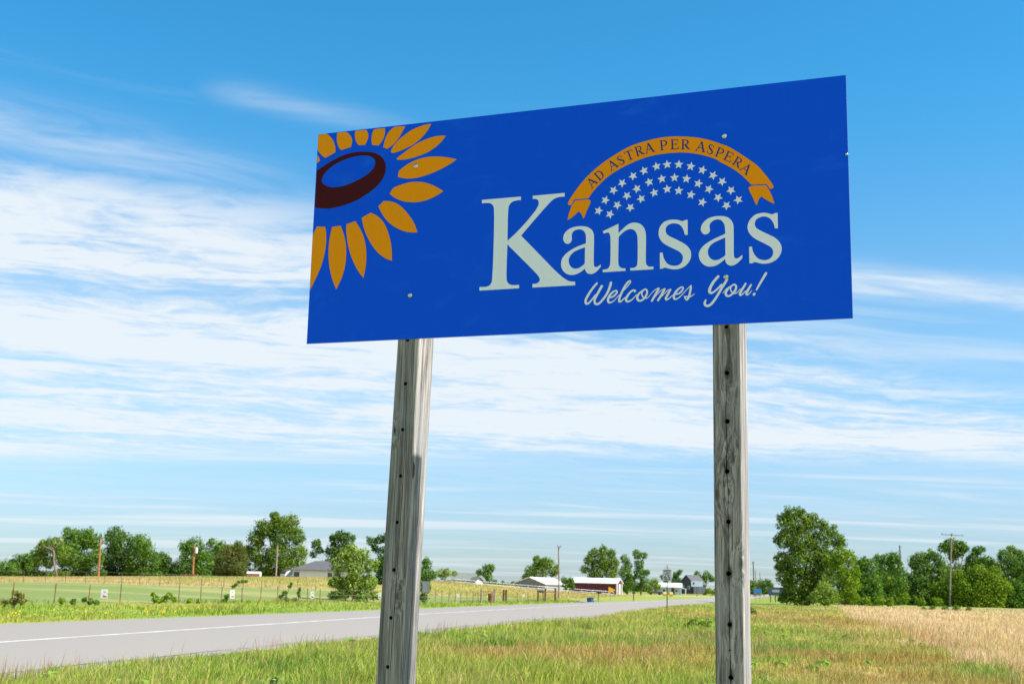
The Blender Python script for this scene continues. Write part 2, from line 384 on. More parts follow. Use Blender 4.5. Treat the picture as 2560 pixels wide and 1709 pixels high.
def ground():
    az = np.unique(np.concatenate([np.arange(-34, 34.01, 0.3), np.arange(-180, -34, 6), np.arange(34, 180.01, 6)]))
    rr = np.concatenate([[0.5], np.exp(np.arange(math.log(3), math.log(900), 0.018)), np.exp(np.linspace(math.log(930), math.log(7000), 16))])
    A, Rr = np.meshgrid(np.radians(az), rr); X = Rr * np.sin(A); Y = Rr * np.cos(A)
    Zt = terrain(X, Y) * (1 - ss(Rr, 900, 1400))
    Zt = Zt - 3.0 * ss(Rr, 500, 2500)
    V = np.stack([X, Y, Zt], -1).reshape(-1, 3); na = len(az); nr = len(rr)
    i = np.arange(nr - 1)[:, None] * na + np.arange(na - 1)[None]
    F = np.stack([i, i + 1, i + na + 1, i + na], -1).reshape(-1, 4)
    me = bpy.data.meshes.new('ground'); me.from_pydata(V.tolist(), [], F[:, ::-1].tolist()); me.update()
    me.polygons.foreach_set('use_smooth', [True] * len(me.polygons))
    colour_attr(me, 'tint', ground_colour(V[:, 0], V[:, 1]))
    m, t, o = newmat('grassy_ground')
    b = t.nodes.new('ShaderNodeBsdfPrincipled'); t.links.new(b.outputs[0], o.inputs[0]); b.inputs['Roughness'].default_value = 0.95; b.inputs['Specular IOR Level'].default_value = 0.1
    at = t.nodes.new('ShaderNodeAttribute'); at.attribute_name = 'tint'
    tcn = t.nodes.new('ShaderNodeTexCoord')
    f1 = noise(tcn.outputs['Object'], 1.7, 8, 0.7, tree=t); f2 = noise(tcn.outputs['Object'], 0.35, 5, 0.6, tree=t)
    v = mth('ADD', mth('MULTIPLY', f1, 0.9), mth('MULTIPLY', f2, 0.7), tree=t)
    v = mth('ADD', mth('MULTIPLY', v, 0.75), 0.38, tree=t)
    vv = comb(v, v, v, t)
    t.links.new(mixc(1.0, at.outputs['Color'], vv, t, 'MULTIPLY'), b.inputs['Base Color'])
    bn = t.nodes.new('ShaderNodeBump'); bn.inputs['Strength'].default_value = 0.7; bn.inputs['Distance'].default_value = 0.12
    t.links.new(f1, bn.inputs['Height']); t.links.new(bn.outputs[0], b.inputs['Normal'])
    tag(link('ground', me, m), kind='structure')
ground()

def strip(name, ya, yb, fl, fr, z, mat, n=260, sub=6, kind='structure'):
    ys = ya + (yb - ya) * (np.linspace(0, 1, n) ** 1.8); V = []; F = []
    for y in ys:
        l, r = fl(y), fr(y)
        for k in range(sub + 1):
            x = l + (r - l) * k / sub; V.append((x, y, z(k / sub, y)))
    for i in range(n - 1):
        for k in range(sub):
            a = i * (sub + 1) + k; F.append((a, a + 1, a + sub + 2, a + sub + 1))
    me = bpy.data.meshes.new(name); me.from_pydata(V, [], F); me.update()
    return tag(link(name, me, mat), kind=kind)
def road_material():
    m, t, o = newmat('worn_asphalt')
    b = t.nodes.new('ShaderNodeBsdfPrincipled'); t.links.new(b.outputs[0], o.inputs[0]); b.inputs['Roughness'].default_value = 0.85; b.inputs['Specular IOR Level'].default_value = 0.25
    tcn = t.nodes.new('ShaderNodeTexCoord')
    rot = t.nodes.new('ShaderNodeMapping'); rot.inputs['Rotation'].default_value = (0, 0, math.radians(14)); t.links.new(tcn.outputs['Object'], rot.inputs[0])
    stre = t.nodes.new('ShaderNodeMapping'); stre.inputs['Scale'].default_value = (1.0, 0.03, 1); t.links.new(rot.outputs[0], stre.inputs[0])
    a = noise(stre.outputs[0], 1.1, 4, 0.6, tree=t); f = noise(tcn.outputs['Object'], 9, 8, 0.75, tree=t); g = noise(tcn.outputs['Object'], 0.25, 5, 0.6, tree=t)
    v = mth('ADD', mth('MULTIPLY', a, 0.4), mth('ADD', mth('MULTIPLY', f, 0.35), mth('MULTIPLY', g, 0.3), tree=t), tree=t)
    t.links.new(mixc(sstep(v, 0.36, 0.70, t), (0.134, 0.115, 0.099), (0.295, 0.258, 0.225), t), b.inputs['Base Color'])
    bn = t.nodes.new('ShaderNodeBump'); bn.inputs['Strength'].default_value = 0.25; bn.inputs['Distance'].default_value = 0.01
    t.links.new(f, bn.inputs['Height']); t.links.new(bn.outputs[0], b.inputs['Normal'])
    return m
ROADM = road_material()
GRAVEL = pbr('gravel', (0.27, 0.245, 0.205), 0.95, var=0.15, scale=3)
fx_ = lambda y: float(np.interp(y, FAR_Y, FAR_X)); nx_ = lambda y: float(np.interp(y, NEAR_Y, NEAR_X)) + 0.25 * (float(vnoise(y, 0, 1.7, 3)) - 0.5); lx_ = lambda y: float(np.interp(y, LINE_Y, LINE_X))
rz_ = lambda u, y: 0.05 + 0.10 * (1 - (2 * u - 1) ** 2)
strip('road', -60, 1200, fx_, nx_, rz_, ROADM, 420, 8)
def lz(y, x):
    u = min(max((x - fx_(y)) / (nx_(y) - fx_(y)), 0), 1) * 8; k = min(int(u), 7)
    return rz_(k / 8, y) * (1 - u + k) + rz_((k + 1) / 8, y) * (u - k) + 0.005
LINEM = pbr('worn_white_line', (0.66, 0.64, 0.60), 0.7, var=0.12, scale=2.0, col2=(0.46, 0.44, 0.41))
lw_ = lambda u: (u - 0.5) * 0.19
strip('road_line', -60, 1200, lambda y: lx_(y) - 0.095, lambda y: lx_(y) + 0.095, lambda u, y: lz(y, lx_(y) + lw_(u)), LINEM, 420, 1)
def shoulder(side):
    e = fx_ if side < 0 else nx_
    a = (lambda y: e(y) - 1.0) if side < 0 else (lambda y: e(y) + 0.01)
    b = (lambda y: e(y) - 0.01) if side < 0 else (lambda y: e(y) + 0.5)
    h = lambda u, y: 0.045 - (1 - u if side < 0 else u) * 0.07
    strip('road_shoulder', -60, 330, a, b, h, GRAVEL, 200, 2)
shoulder(-1); shoulder(1)
# gravel drive by the blue bin
_a, _b, _c, _d = G(1425, 1500.5), G(1462, 1500.5), G(1500, 1505.5), G(1462, 1506)
me = bpy.data.meshes.new('gravel_drive'); me.from_pydata([tuple(p + Vector((0, 0, 0.06))) for p in (_d, _c, _b, _a)], [], [(0, 1, 2, 3)]); tag(link('gravel_drive', me, GRAVEL), kind='structure')

# ------------------------------------------------------------------ welcome sign
SW, SH, SWID = 3.05, 1.2710, 0.004
YAW, LEAN, INROLL = 0.354387, -0.0098958, -0.00115275
_ax = np.array([math.cos(YAW), -math.sin(YAW), 0]); _an = np.array([math.sin(YAW), math.cos(YAW), 0]); _az = np.array([0, 0, 1.0])
_au = math.cos(LEAN) * _az + math.sin(LEAN) * _an
SX = math.cos(INROLL) * _ax + math.sin(INROLL) * _au
SU = -math.sin(INROLL) * _ax + math.cos(INROLL) * _au
SN = np.cross(SX, SU) * -1.0           # away from the camera
SBL = np.array([-1.1850076, 6.940448, EYE + 1.333949])
ROOT = Vector((SBL[0] + SX[0] * 1.5, SBL[1] + SX[1] * 1.5, 0.0))
def uv(px, py, off=0.0):
    d = ray(px, py); o = np.array([0, 0, EYE]); p0 = SBL + SN * off
    k = np.dot(p0 - o, SN) / np.dot(d, SN); q = o + d * k - SBL
    return float(np.dot(q, SX)), float(np.dot(q, SU))
def P3(u, v, off=0.0):
    p = SBL + SX * u + SU * v + SN * off
    return Vector(p) - ROOT
sign = empty('welcome_sign', ROOT, 'big blue Kansas welcome sign with sunflower emblem on two grey timber posts', 'sign')

def blue_material():
    m, t, o = newmat('blue_reflective_sheeting')
    b = t.nodes.new('ShaderNodeBsdfPrincipled'); t.links.new(b.outputs[0], o.inputs[0])
    tcn = t.nodes.new('ShaderNodeTexCoord')
    big = noise(tcn.outputs['Object'], 1.3, 4, 0.5, tree=t)
    mp = t.nodes.new('ShaderNodeMapping'); mp.inputs['Scale'].default_value = (60, 60, 1.2); t.links.new(tcn.outputs['Object'], mp.inputs[0])
    ln = noise(mp.outputs[0], 1.0, 3, 0.6, tree=t)
    mp2 = t.nodes.new('ShaderNodeMapping'); mp2.inputs['Scale'].default_value = (1.2, 1.2, 2.4); mp2.inputs['Rotation'].default_value = (0.3, 0.5, 0.2); t.links.new(tcn.outputs['Object'], mp2.inputs[0])
    sm = sstep(noise(mp2.outputs[0], 2.2, 6, 0.6, 1.2, tree=t), 0.55, 0.80, t)
    c = mixc(mth('MULTIPLY', ln, 0.5, tree=t), (0.0, 0.086, 0.78), (0.0, 0.096, 0.88), t)
    c = mixc(mth('MULTIPLY', sm, 0.55, tree=t), c, (0.012, 0.15, 0.86), t)
    t.links.new(c, b.inputs['Base Color'])
    b.inputs['Specular IOR Level'].default_value = 0.08
    t.links.new(mth('ADD', mth('MULTIPLY', big, 0.25, tree=t), 0.28, tree=t), b.inputs['Roughness'])
    return m
def film(name, c, rough=0.4):
    m, t, o = newmat(name)
    b = t.nodes.new('ShaderNodeBsdfPrincipled'); t.links.new(b.outputs[0], o.inputs[0])
    tcn = t.nodes.new('ShaderNodeTexCoord'); mp = t.nodes.new('ShaderNodeMapping'); mp.inputs['Scale'].default_value = (70, 70, 3); t.links.new(tcn.outputs['Object'], mp.inputs[0])
    ln = noise(mp.outputs[0], 1.0, 4, 0.6, tree=t); fine = noise(tcn.outputs['Object'], 160, 3, 0.6, tree=t)
    k = mth('ADD', mth('MULTIPLY', ln, 0.5, tree=t), mth('MULTIPLY', fine, 0.5, tree=t), tree=t)
    t.links.new(mixc(k, tuple(v * 0.86 for v in c), tuple(min(v * 1.12, .95) for v in c), t), b.inputs['Base Color'])
    b.inputs['Roughness'].default_value = rough; b.inputs['Specular IOR Level'].default_value = 0.08
    return m
BLUE = blue_material(); ALU = pbr('aluminium_edge', (0.55, 0.56, 0.58), 0.4, metal=0.6)
ORANGE = film('orange_film', (0.95, 0.30, 0.0)); CREAM = film('white_film', (0.80, 0.84, 0.97)); MAROON = film('maroon_film', (0.060, 0.006, 0.006)); NAVY = film('navy_film', (0.008, 0.045, 0.20))
pm = MB()
c4 = [(0, 0), (SW, 0), (SW, SH), (0, SH)]
vs = [P3(u, v, 0) for u, v in c4] + [P3(u, v, SWID) for u, v in c4]
pm.cur = 0; pm.add(vs[:4], [(0, 1, 2, 3)])
pm.cur = 1; pm.add(vs, [(7, 6, 5, 4), (0, 4, 5, 1), (1, 5, 6, 2), (2, 6, 7, 3), (3, 7, 4, 0)])
panel = pm.build('panel', [BLUE, ALU], sign)

def smooth_loop(pts, n=5, closed=True, ang=38):
    """centripetal Catmull-Rom through the points; sharp turns stay sharp"""
    P = [Vector((p[0], p[1])) for p in pts]; m = len(P); corner = []
    for i in range(m):
        a = P[i] - P[i - 1]; b = P[(i + 1) % m] - P[i]
        corner.append((a.length < 1e-9 or b.length < 1e-9 or math.degrees(abs(a.angle_signed(b, 0))) > ang) or (not closed and i in (0, m - 1)))
    out = []
    for i in range(m if closed else m - 1):
        p1, p2 = P[i], P[(i + 1) % m]
        p0 = P[i - 1] if not corner[i] else p1 * 2 - p2
        p3 = P[(i + 2) % m] if not corner[(i + 1) % m] else p2 * 2 - p1
        t0 = 0; t1 = t0 + max((p1 - p0).length ** .5, 1e-4); t2 = t1 + max((p2 - p1).length ** .5, 1e-4); t3 = t2 + max((p3 - p2).length ** .5, 1e-4)
        for k in range(n):
            t = t1 + (t2 - t1) * k / n
            a1 = p0 * ((t1 - t) / (t1 - t0)) + p1 * ((t - t0) / (t1 - t0)); a2 = p1 * ((t2 - t) / (t2 - t1)) + p2 * ((t - t1) / (t2 - t1)); a3 = p2 * ((t3 - t) / (t3 - t2)) + p3 * ((t - t2) / (t3 - t2))
            b1 = a1 * ((t2 - t) / (t2 - t0)) + a2 * ((t - t0) / (t2 - t0)); b2 = a2 * ((t3 - t) / (t3 - t1)) + a3 * ((t - t1) / (t3 - t1))
            out.append(b1 * ((t2 - t) / (t2 - t1)) + b2 * ((t - t1) / (t2 - t1)))
    if not closed: out.append(P[-1])
    return out
def to_uv(loop, org, s):
    r = []
    for p in loop:
        u, v = uv(org[0] + p[0] / s, org[1] + p[1] / s)
        r.append((min(max(u, 0.0015), SW - 0.0015), min(max(v, 0.0015), SH - 0.0015)))
    return r
def flat(name, loops, mat, parent, off):
    """polygon with holes in panel coordinates, a film of real thickness standing proud of the panel"""
    polys = [[Vector((u, v, 0)) for u, v in L] for L in loops]
    tris = tessellate_polygon(polys)
    pts = [p for L in polys for p in L]
    V = [P3(p.x, p.y, -off) for p in pts]; n = len(pts); F = []
    for a, b, c in tris:
        A, B, Cc = pts[a], pts[b], pts[c]
        F.append((a, b, c) if (B - A).cross(Cc - A).z > 0 else (a, c, b))
    V += [P3(p.x, p.y, -0.0001) for p in pts]; k = 0
    for L in polys:
        m = len(L)
        for i in range(m): F.append((k + i, k + (i + 1) % m, n + k + (i + 1) % m, n + k + i))
        k += m
    me = bpy.data.meshes.new(name); me.from_pydata([tuple(v) for v in V], [], F); me.update()
    return link(name, me, mat, parent)
def trace(name, org, s, outer, holes, mat, off=0.0009, parent=None):
    L = [to_uv(smooth_loop(outer), org, s)] + [to_uv(smooth_loop(h), org, s) for h in holes]
    return flat(name, L, mat, parent or panel, off)
T6 = 1568 / 260; T10 = 1568 / 150; T98 = 9.8
trace('letter', (1190, 475), T6, [(90,150),(678,100),(678,152),(600,160),(535,188),(500,235),(487,300),(474,765),(560,690),(620,630),(760,480),(870,345),(925,265),(948,200),(938,155),(905,135),(857,136),(857,88),(1337,45),(1337,98),(1240,110),(1170,140),(1110,195),(1040,270),(900,430),(780,570),(680,688),(800,810),(1000,1015),(1180,1200),(1290,1300),(1370,1357),(1430,1378),(1495,1380),(1495,1435),(852,1470),(852,1415),(910,1410),(950,1385),(965,1350),(950,1310),(920,1270),(474,820),(461,1340),(470,1380),(495,1412),(540,1432),(650,1430),(650,1480),(53,1515),(53,1462),(150,1458),(200,1440),(232,1400),(245,1330),(272,280),(265,250),(240,215),(195,197),(90,200)], [], CREAM)
trace('letter', (1390, 540), T98, [(180,520),(205,440),(270,360),(370,295),(490,260),(620,250),(740,262),(820,295),(880,345),(915,410),(930,490),(928,1200),(940,1235),(970,1252),(1010,1245),(1060,1215),(1098,1190),(1098,1230),(1050,1300),(980,1370),(910,1410),(850,1420),(790,1410),(745,1375),(715,1320),(705,1285),(620,1360),(520,1415),(430,1440),(350,1440),(270,1420),(200,1370),(150,1300),(125,1210),(130,1110),(165,1020),(240,930),(340,850),(470,775),(600,720),(735,670),(733,500),(725,440),(700,390),(660,350),(610,330),(550,328),(490,340),(430,375),(400,415),(385,470),(387,520),(390,560),(380,610),(350,655),(310,678),(270,680),(225,660),(192,615),(178,565)],
      [[(712,765),(705,1170),(640,1225),(560,1275),(480,1290),(420,1280),(365,1240),(325,1170),(310,1090),(325,1020),(370,945),(440,880),(560,820)]], CREAM)
trace('letter', (1495, 540), T10, [(125,400),(535,205),(535,450),(600,385),(700,290),(800,215),(890,180),(970,175),(1060,190),(1140,235),(1200,305),(1240,410),(1253,520),(1253,1220),(1265,1265),(1300,1305),(1350,1325),(1447,1320),(1447,1390),(845,1425),(845,1358),(930,1355),(985,1330),(1020,1285),(1032,1220),(1035,590),(1025,510),(995,425),(940,365),(880,342),(820,345),(750,365),(670,415),(590,490),(540,545),(533,1240),(545,1290),(570,1330),(620,1362),(720,1368),(720,1432),(125,1468),(125,1400),(200,1395),(260,1370),(300,1320),(318,1250),(325,560),(315,490),(295,445),(260,430),(215,440),(150,460)], [], CREAM)
trace('letter', (1630, 530), T10, [(932,208),(932,597),(860,597),(835,500),(800,420),(745,350),(680,312),(600,298),(510,303),(430,335),(375,390),(355,460),(365,530),(400,590),(470,640),(600,700),(740,770),(860,840),(950,920),(1005,1010),(1022,1110),(1010,1210),(960,1310),(890,1390),(800,1450),(700,1485),(600,1497),(500,1490),(400,1465),(345,1452),(310,1458),(275,1478),(208,1482),(205,1065),(278,1060),(295,1160),(335,1260),(400,1345),(480,1390),(570,1405),(660,1398),(730,1365),(785,1300),(808,1215),(800,1140),(760,1075),(690,1020),(560,955),(400,875),(290,805),(215,710),(178,610),(175,520),(195,420),(250,325),(330,255),(430,215),(560,200),(680,210),(760,232),(810,240),(845,222),(870,210)], [], CREAM)
trace('letter', (1740, 520), T10, [(125,550),(150,450),(220,350),(330,270),(450,228),(580,212),(700,212),(800,235),(880,280),(940,350),(972,430),(983,520),(990,1240),(1000,1285),(1030,1315),(1070,1318),(1120,1295),(1210,1225),(1208,1300),(1140,1385),(1060,1455),(980,1495),(910,1505),(850,1490),(800,1450),(770,1385),(760,1325),(680,1400),(580,1470),(480,1515),(380,1530),(270,1515),(180,1460),(110,1370),(75,1260),(80,1170),(120,1080),(200,985),(310,900),(450,820),(600,750),(765,675),(755,490),(740,430),(710,375),(665,325),(600,300),(530,300),(460,325),(400,370),(365,420),(352,480),(360,540),(362,600),(335,650),(290,680),(235,690),(180,670),(145,620)],
      [[(765,770),(770,1235),(690,1295),(600,1345),(510,1365),(430,1350),(365,1300),(325,1230),(310,1140),(325,1060),(375,980),(460,910),(600,840)]], CREAM)
trace('letter', (1840, 520), T10, [(1088,128),(1095,530),(1015,530),(1000,450),(965,370),(910,295),(840,245),(750,222),(660,232),(570,270),(510,330),(490,400),(500,470),(540,530),(620,580),(760,650),(900,715),(1030,785),(1120,870),(1175,960),(1195,1050),(1180,1160),(1130,1260),(1050,1350),(950,1410),(840,1445),(730,1455),(630,1445),(540,1420),(490,1412),(455,1425),(430,1442),(352,1443),(342,1015),(418,1010),(435,1110),(475,1200),(540,1285),(620,1340),(710,1362),(800,1358),(880,1325),(945,1260),(972,1180),(965,1100),(920,1030),(830,970),(700,905),(540,825),(420,740),(340,640),(305,540),(305,460),(335,360),(400,265),(500,180),(610,140),(740,127),(840,140),(920,162),(975,165),(1005,140)], [], CREAM)

def stroke_mesh(name, strokes, conv, wconv, mat, parent, off, caps=True, smooth=5):
    """brush strokes: centre line + width; every stroke climbs a little so that crossings never share a plane"""
    V = []; F = []; z = off
    for st in strokes:
        if smooth and len(st) > 2:
            c = smooth_loop([p[:2] for p in st], smooth, closed=False, ang=75)
            w = [st[min(i // smooth, len(st) - 1)][2] * (1 - (i % smooth) / smooth) + st[min(i // smooth + 1, len(st) - 1)][2] * ((i % smooth) / smooth) for i in range(len(c))]
        else:
            c = [Vector(p[:2]) for p in st]; w = [p[2] for p in st]
        q = [Vector(conv(p)) for p in c]; r = [x * wconv / 2 for x in w]; b = len(V); m = len(q)
        for i in range(m):
            t = (q[min(i + 1, m - 1)] - q[max(i - 1, 0)]).normalized(); nrm = Vector((-t.y, t.x))
            zz = z + 0.00035 * i / m
            V += [P3(*(q[i] + nrm * r[i]), -zz), P3(*(q[i] - nrm * r[i]), -zz)]
        for i in range(m - 1): F.append((b + 2 * i, b + 2 * i + 1, b + 2 * i + 3, b + 2 * i + 2))
        if caps:
            for e in (0, m - 1):
                t = (q[1] - q[0]).normalized() * -1 if e == 0 else (q[-1] - q[-2]).normalized()
                nrm = Vector((-t.y, t.x)); zz = z + 0.00035 * e / m; b = len(V)
                for k in range(9):
                    th = math.pi * k / 8
                    V.append(P3(*(q[e] + (nrm * math.cos(th) + t * math.sin(th)) * r[e]), -zz))
                F.append(tuple(range(b + 8, b - 1, -1)))
        z += 0.00045
    # orient every face to the camera side
    out = []
    for f in F:
        a, b2, c2 = Vector(V[f[0]]), Vector(V[f[1]]), Vector(V[f[2]])
        out.append(f if (b2 - a).cross(c2 - a).dot(Vector(SN)) < 0 else tuple(reversed(f)))
    me = bpy.data.meshes.new(name); me.from_pydata([tuple(v) for v in V], [], out); me.update()
    return link(name, me, mat, parent)
def script(org, s, strokes):
    u0, v0 = uv(org[0], org[1]); u1, _ = uv(org[0] + 100, org[1])
    k = math.hypot(*(np.array(uv(org[0] + 70, org[1] + 70)) - np.array(uv(org[0], org[1])))) / (99 * s)
    stroke_mesh('letter', strokes, lambda p: uv(org[0] + p[0] / s, org[1] + p[1] / s), k, CREAM, panel, 0.0006)
SA, SB, SCc = (1450, 690), (1590, 670), (1740, 670); sA = 2349 / 160; sC = 2349 / 180
script(SA, sA, [[(620,268,72),(520,380,75),(400,540,78),(290,720,84),(215,870,84),(205,960,80),(235,1020,74),(300,1005,68),(400,910,58),(500,790,58),(570,690,50)], [(800,372,92),(740,480,85),(640,660,84),(560,820,76),(535,930,74),(560,1010,74),(630,1030,74),(720,990,74),(840,860,78),(960,700,80),(1060,500,84),(1120,330,84),(1140,245,84)]])
script(SA, sA, [[(1120,785,58),(1230,740,58),(1320,660,58),(1365,580,54),(1340,540,58),(1250,560,60),(1130,660,72),(1050,790,78),(1030,900,80),(1060,965,68),(1140,965,48),(1250,900,34),(1350,790,26),(1460,680,26)]])
script(SA, sA, [[(1460,700,26),(1560,570,30),(1680,450,36),(1790,320,40),(1855,210,44),(1840,170,50),(1770,210,64),(1680,330,72),(1590,480,74),(1510,660,74),(1450,810,74),(1432,925,74),(1480,940,58),(1560,880,44),(1650,790,34)]])
script(SA, sA, [[(2005,575,50),(2035,535,66),(1960,520,60),(1850,590,64),(1750,720,78),(1690,840,84),(1710,920,70),(1790,930,58),(1900,870,42),(2000,770,32),(2080,680,26)]])
script(SB, sA, [[(250,820,48),(140,910,68),(60,1020,78),(50,1120,84),(100,1190,74),(180,1195,60),(280,1130,68),(360,1030,70),(410,910,64),(400,820,58),(350,780,58),(270,820,54),(225,900,44),(220,980,44),(260,1060,44),(320,1100,40),(400,1105,36),(470,1050,26)]])
script(SB, sA, [[(460,1060,24),(560,940,26),(680,820,28),(780,755,36),(840,745,58)], [(845,750,58),(790,840,80),(700,1000,80),(585,1200,74)], [(680,1075,26),(850,890,30),(960,800,32),(1060,762,48)], [(1065,768,55),(1010,860,78),(920,1010,76),(812,1185,72)], [(910,1080,26),(1060,930,30),(1180,815,32),(1270,790,48)], [(1280,792,52),(1220,880,74),(1150,1010,76),(1098,1120,76),(1120,1165,68),(1200,1130,44),(1350,1000,32)]])
script(SB, sA, [[(1480,960,48),(1580,930,58),(1680,840,58),(1735,740,52),(1700,700,54),(1610,730,60),(1500,830,74),(1410,970,80),(1390,1080,74),(1430,1140,62),(1520,1120,44),(1650,1020,32),(1780,880,28),(1900,750,28),(2010,650,36)]])
script(SB, sA, [[(2022,640,42),(2010,740,74),(1985,880,74),(1950,1020,74),(1900,1135,68),(1860,1165,58),(1810,1110,50),(1780,1045,44),(1850,1045,44),(1950,1060,48),(2050,1020,36),(2140,945,24)]])
script(SCc, sC, [[(725,275,80),(620,390,84),(510,550,88),(450,690,90),(445,780,86),(490,815,70),(580,780,56),(700,680,58),(830,550,66)], [(1015,370,72),(930,510,80),(840,650,76),(740,830,74),(620,1020,74),(490,1180,76),(380,1235,76),(310,1210,76),(285,1140,76),(322,1045,50)]])
script(SCc, sC, [[(880,815,22),(950,730,26),(1010,660,30)], [(1190,570,44),(1080,640,60),(1000,740,70),(970,840,72),(1010,905,70),(1080,910,60),(1180,850,60),(1260,760,70),(1310,650,66),(1300,570,60),(1240,540,58),(1170,580,46),(1130,660,40),(1140,740,40),(1200,800,40),(1290,830,34),(1370,770,28),(1450,680,26)]])
script(SCc, sC, [[(1622,505,58),(1560,610,66),(1480,740,70),(1430,850,70),(1450,892,54),(1530,840,36),(1620,750,34)], [(1798,548,54),(1730,660,70),(1660,790,70),(1640,855,60),(1680,872,48),(1750,820,28),(1820,735,20)]])
script(SCc, sC, [[(2285,172,78),(2190,330,74),(2090,500,68),(1977,705,50)], [(1908,832,66),(1888,862,80)]])

# sunflower
PA, PB, PC = (780, 300), (950, 300), (760, 500); k8 = 7.84; k6 = 1960 / 300
PETALS = [(PA, k8, [(105,690),(140,740),(158,800),(100,850)]), (PA, k8, [(128,288),(285,270),(370,340),(430,440),(458,550),(458,635),(258,745),(190,690),(140,630),(115,590)]),
 (PA, k8, [(497,252),(668,234),(740,290),(780,360),(787,420),(765,530),(570,592),(535,550),(505,480),(490,400),(490,320)]), (PA, k8, [(848,217),(1060,197),(1095,250),(1105,310),(1090,390),(1040,490),(912,495),(870,430),(848,360),(842,290)]),
 (PA, k8, [(1222,184),(1428,162),(1432,230),(1420,310),(1380,400),(1305,503),(1178,488),(1168,400),(1172,320),(1190,240)]), (PB, k8, [(285,143),(497,125),(440,230),(370,350),(290,450),(200,530),(140,568),(65,535),(90,420),(130,310),(200,210)]),
 (PB, k8, [(1005,77),(950,180),(870,290),(760,400),(640,490),(480,570),(360,620),(250,650),(210,620),(260,520),(360,400),(480,300),(620,200),(780,130),(900,92)]), (PB, k8, [(1290,312),(1200,430),(1090,530),(960,620),(800,690),(620,750),(450,780),(335,780),(330,755),(420,680),(540,590),(700,480),(880,390),(1060,330),(1180,310)]),
 (PB, k8, [(1505,772),(1380,860),(1200,960),(1000,1050),(800,1115),(620,1148),(480,1145),(350,1118),(372,1000),(480,910),(620,825),(780,762),(950,725),(1130,718),(1320,735)]), (PB, k8, [(1245,1395),(1120,1320),(1000,1265),(870,1225),(740,1213),(600,1220),(450,1260),(265,1335),(190,1450),(300,1530),(450,1590),(620,1612),(800,1600),(980,1545),(1120,1475)]),
 (PC, k6, [(1300,18),(1400,22),(1500,50),(1600,120),(1700,230),(1790,360),(1855,525),(1760,530),(1640,510),(1500,450),(1380,360),(1290,250),(1215,105)]), (PC, k6, [(1088,208),(1180,250),(1280,340),(1350,460),(1400,620),(1430,770),(1437,995),(1320,945),(1200,850),(1100,720),(1020,570),(970,420),(943,292)]),
 (PC, k6, [(840,345),(900,440),(960,560),(1000,700),(1018,860),(1012,1050),(972,1272),(880,1150),(800,990),(740,820),(705,640),(692,500),(695,395)]), (PC, k6, [(600,420),(650,560),(680,700),(690,860),(675,1050),(620,1260),(527,1458),(460,1280),(415,1080),(402,880),(415,660),(460,438)]),
 (PC, k6, [(348,440),(363,560),(360,720),(335,880),(290,1050),(220,1220),(150,1370),(92,1480),(145,585),(180,500),(212,432)])]
for org, s, pts in PETALS: trace('petal', org, s, pts, [], ORANGE)
trace('seed_head', PA, k8, [(95,1000),(280,870),(500,745),(700,665),(900,628),(1080,625),(1230,650),(1350,710),(1420,800),(1448,910),(1435,1030),(1380,1160),(1280,1290),(1150,1400),(1000,1500),(887,1568),(683,1652),(467,1712),(275,1738),(131,1726),(56,1712)],
      [[(190,1180),(215,1100),(290,1000),(420,890),(600,795),(800,725),(980,698),(1120,705),(1210,755),(1242,830),(1220,920),(1140,1020),(1000,1120),(820,1215),(640,1285),(480,1318),(350,1315),(250,1275),(200,1230)]], MAROON)
# ribbon
def S4(L, org, s=9.8): return [(org[0] + x / s, org[1] + y / s) for x, y in L]
RA, RB, RC, RD = (1410, 400), (1550, 330), (1680, 330), (1780, 400)
rib = S4([(95,1085),(112,1020),(230,830),(400,600),(600,375),(830,170),(1040,10)], RA) + S4([(200,375),(420,290),(650,220),(900,160),(1200,120),(1480,112)], RB) + S4([(450,125),(700,155),(950,210),(1200,295),(1400,370)], RC) + S4([(920,0),(1100,130),(1250,290),(1400,480),(1500,630),(1508,665),(1480,700),(1420,710),(1335,590),(965,607),(840,480),(700,350),(500,210),(300,100),(120,15)], RD) \
    + S4([(1200,725),(1000,640),(800,580),(550,530),(300,505)], RC) + S4([(1200,520),(900,560),(700,605),(450,690),(200,800)], RB) + S4([(1568,115),(1350,230),(1100,390),(850,620),(700,790),(600,940),(250,970),(180,1105),(120,1108)], RA)
flat('ribbon', [to_uv(smooth_loop(rib), (0, 0), 1)], ORANGE, panel, 0.0009)
trace('ribbon_tail', RA, 9.8, [(275,995),(600,972),(640,985),(655,1020),(640,1070),(560,1240),(500,1400),(470,1440),(440,1350),(400,1290),(360,1258),(250,1360),(150,1440),(85,1470),(130,1290),(200,1105)], [], ORANGE)
trace('ribbon_tail', RD, 9.8, [(1320,618),(980,637),(920,655),(895,700),(920,760),(1010,940),(1060,1060),(1095,1110),(1130,1010),(1165,935),(1210,895),(1350,985),(1450,1040),(1530,1075),(1480,910),(1400,740)], [], ORANGE)
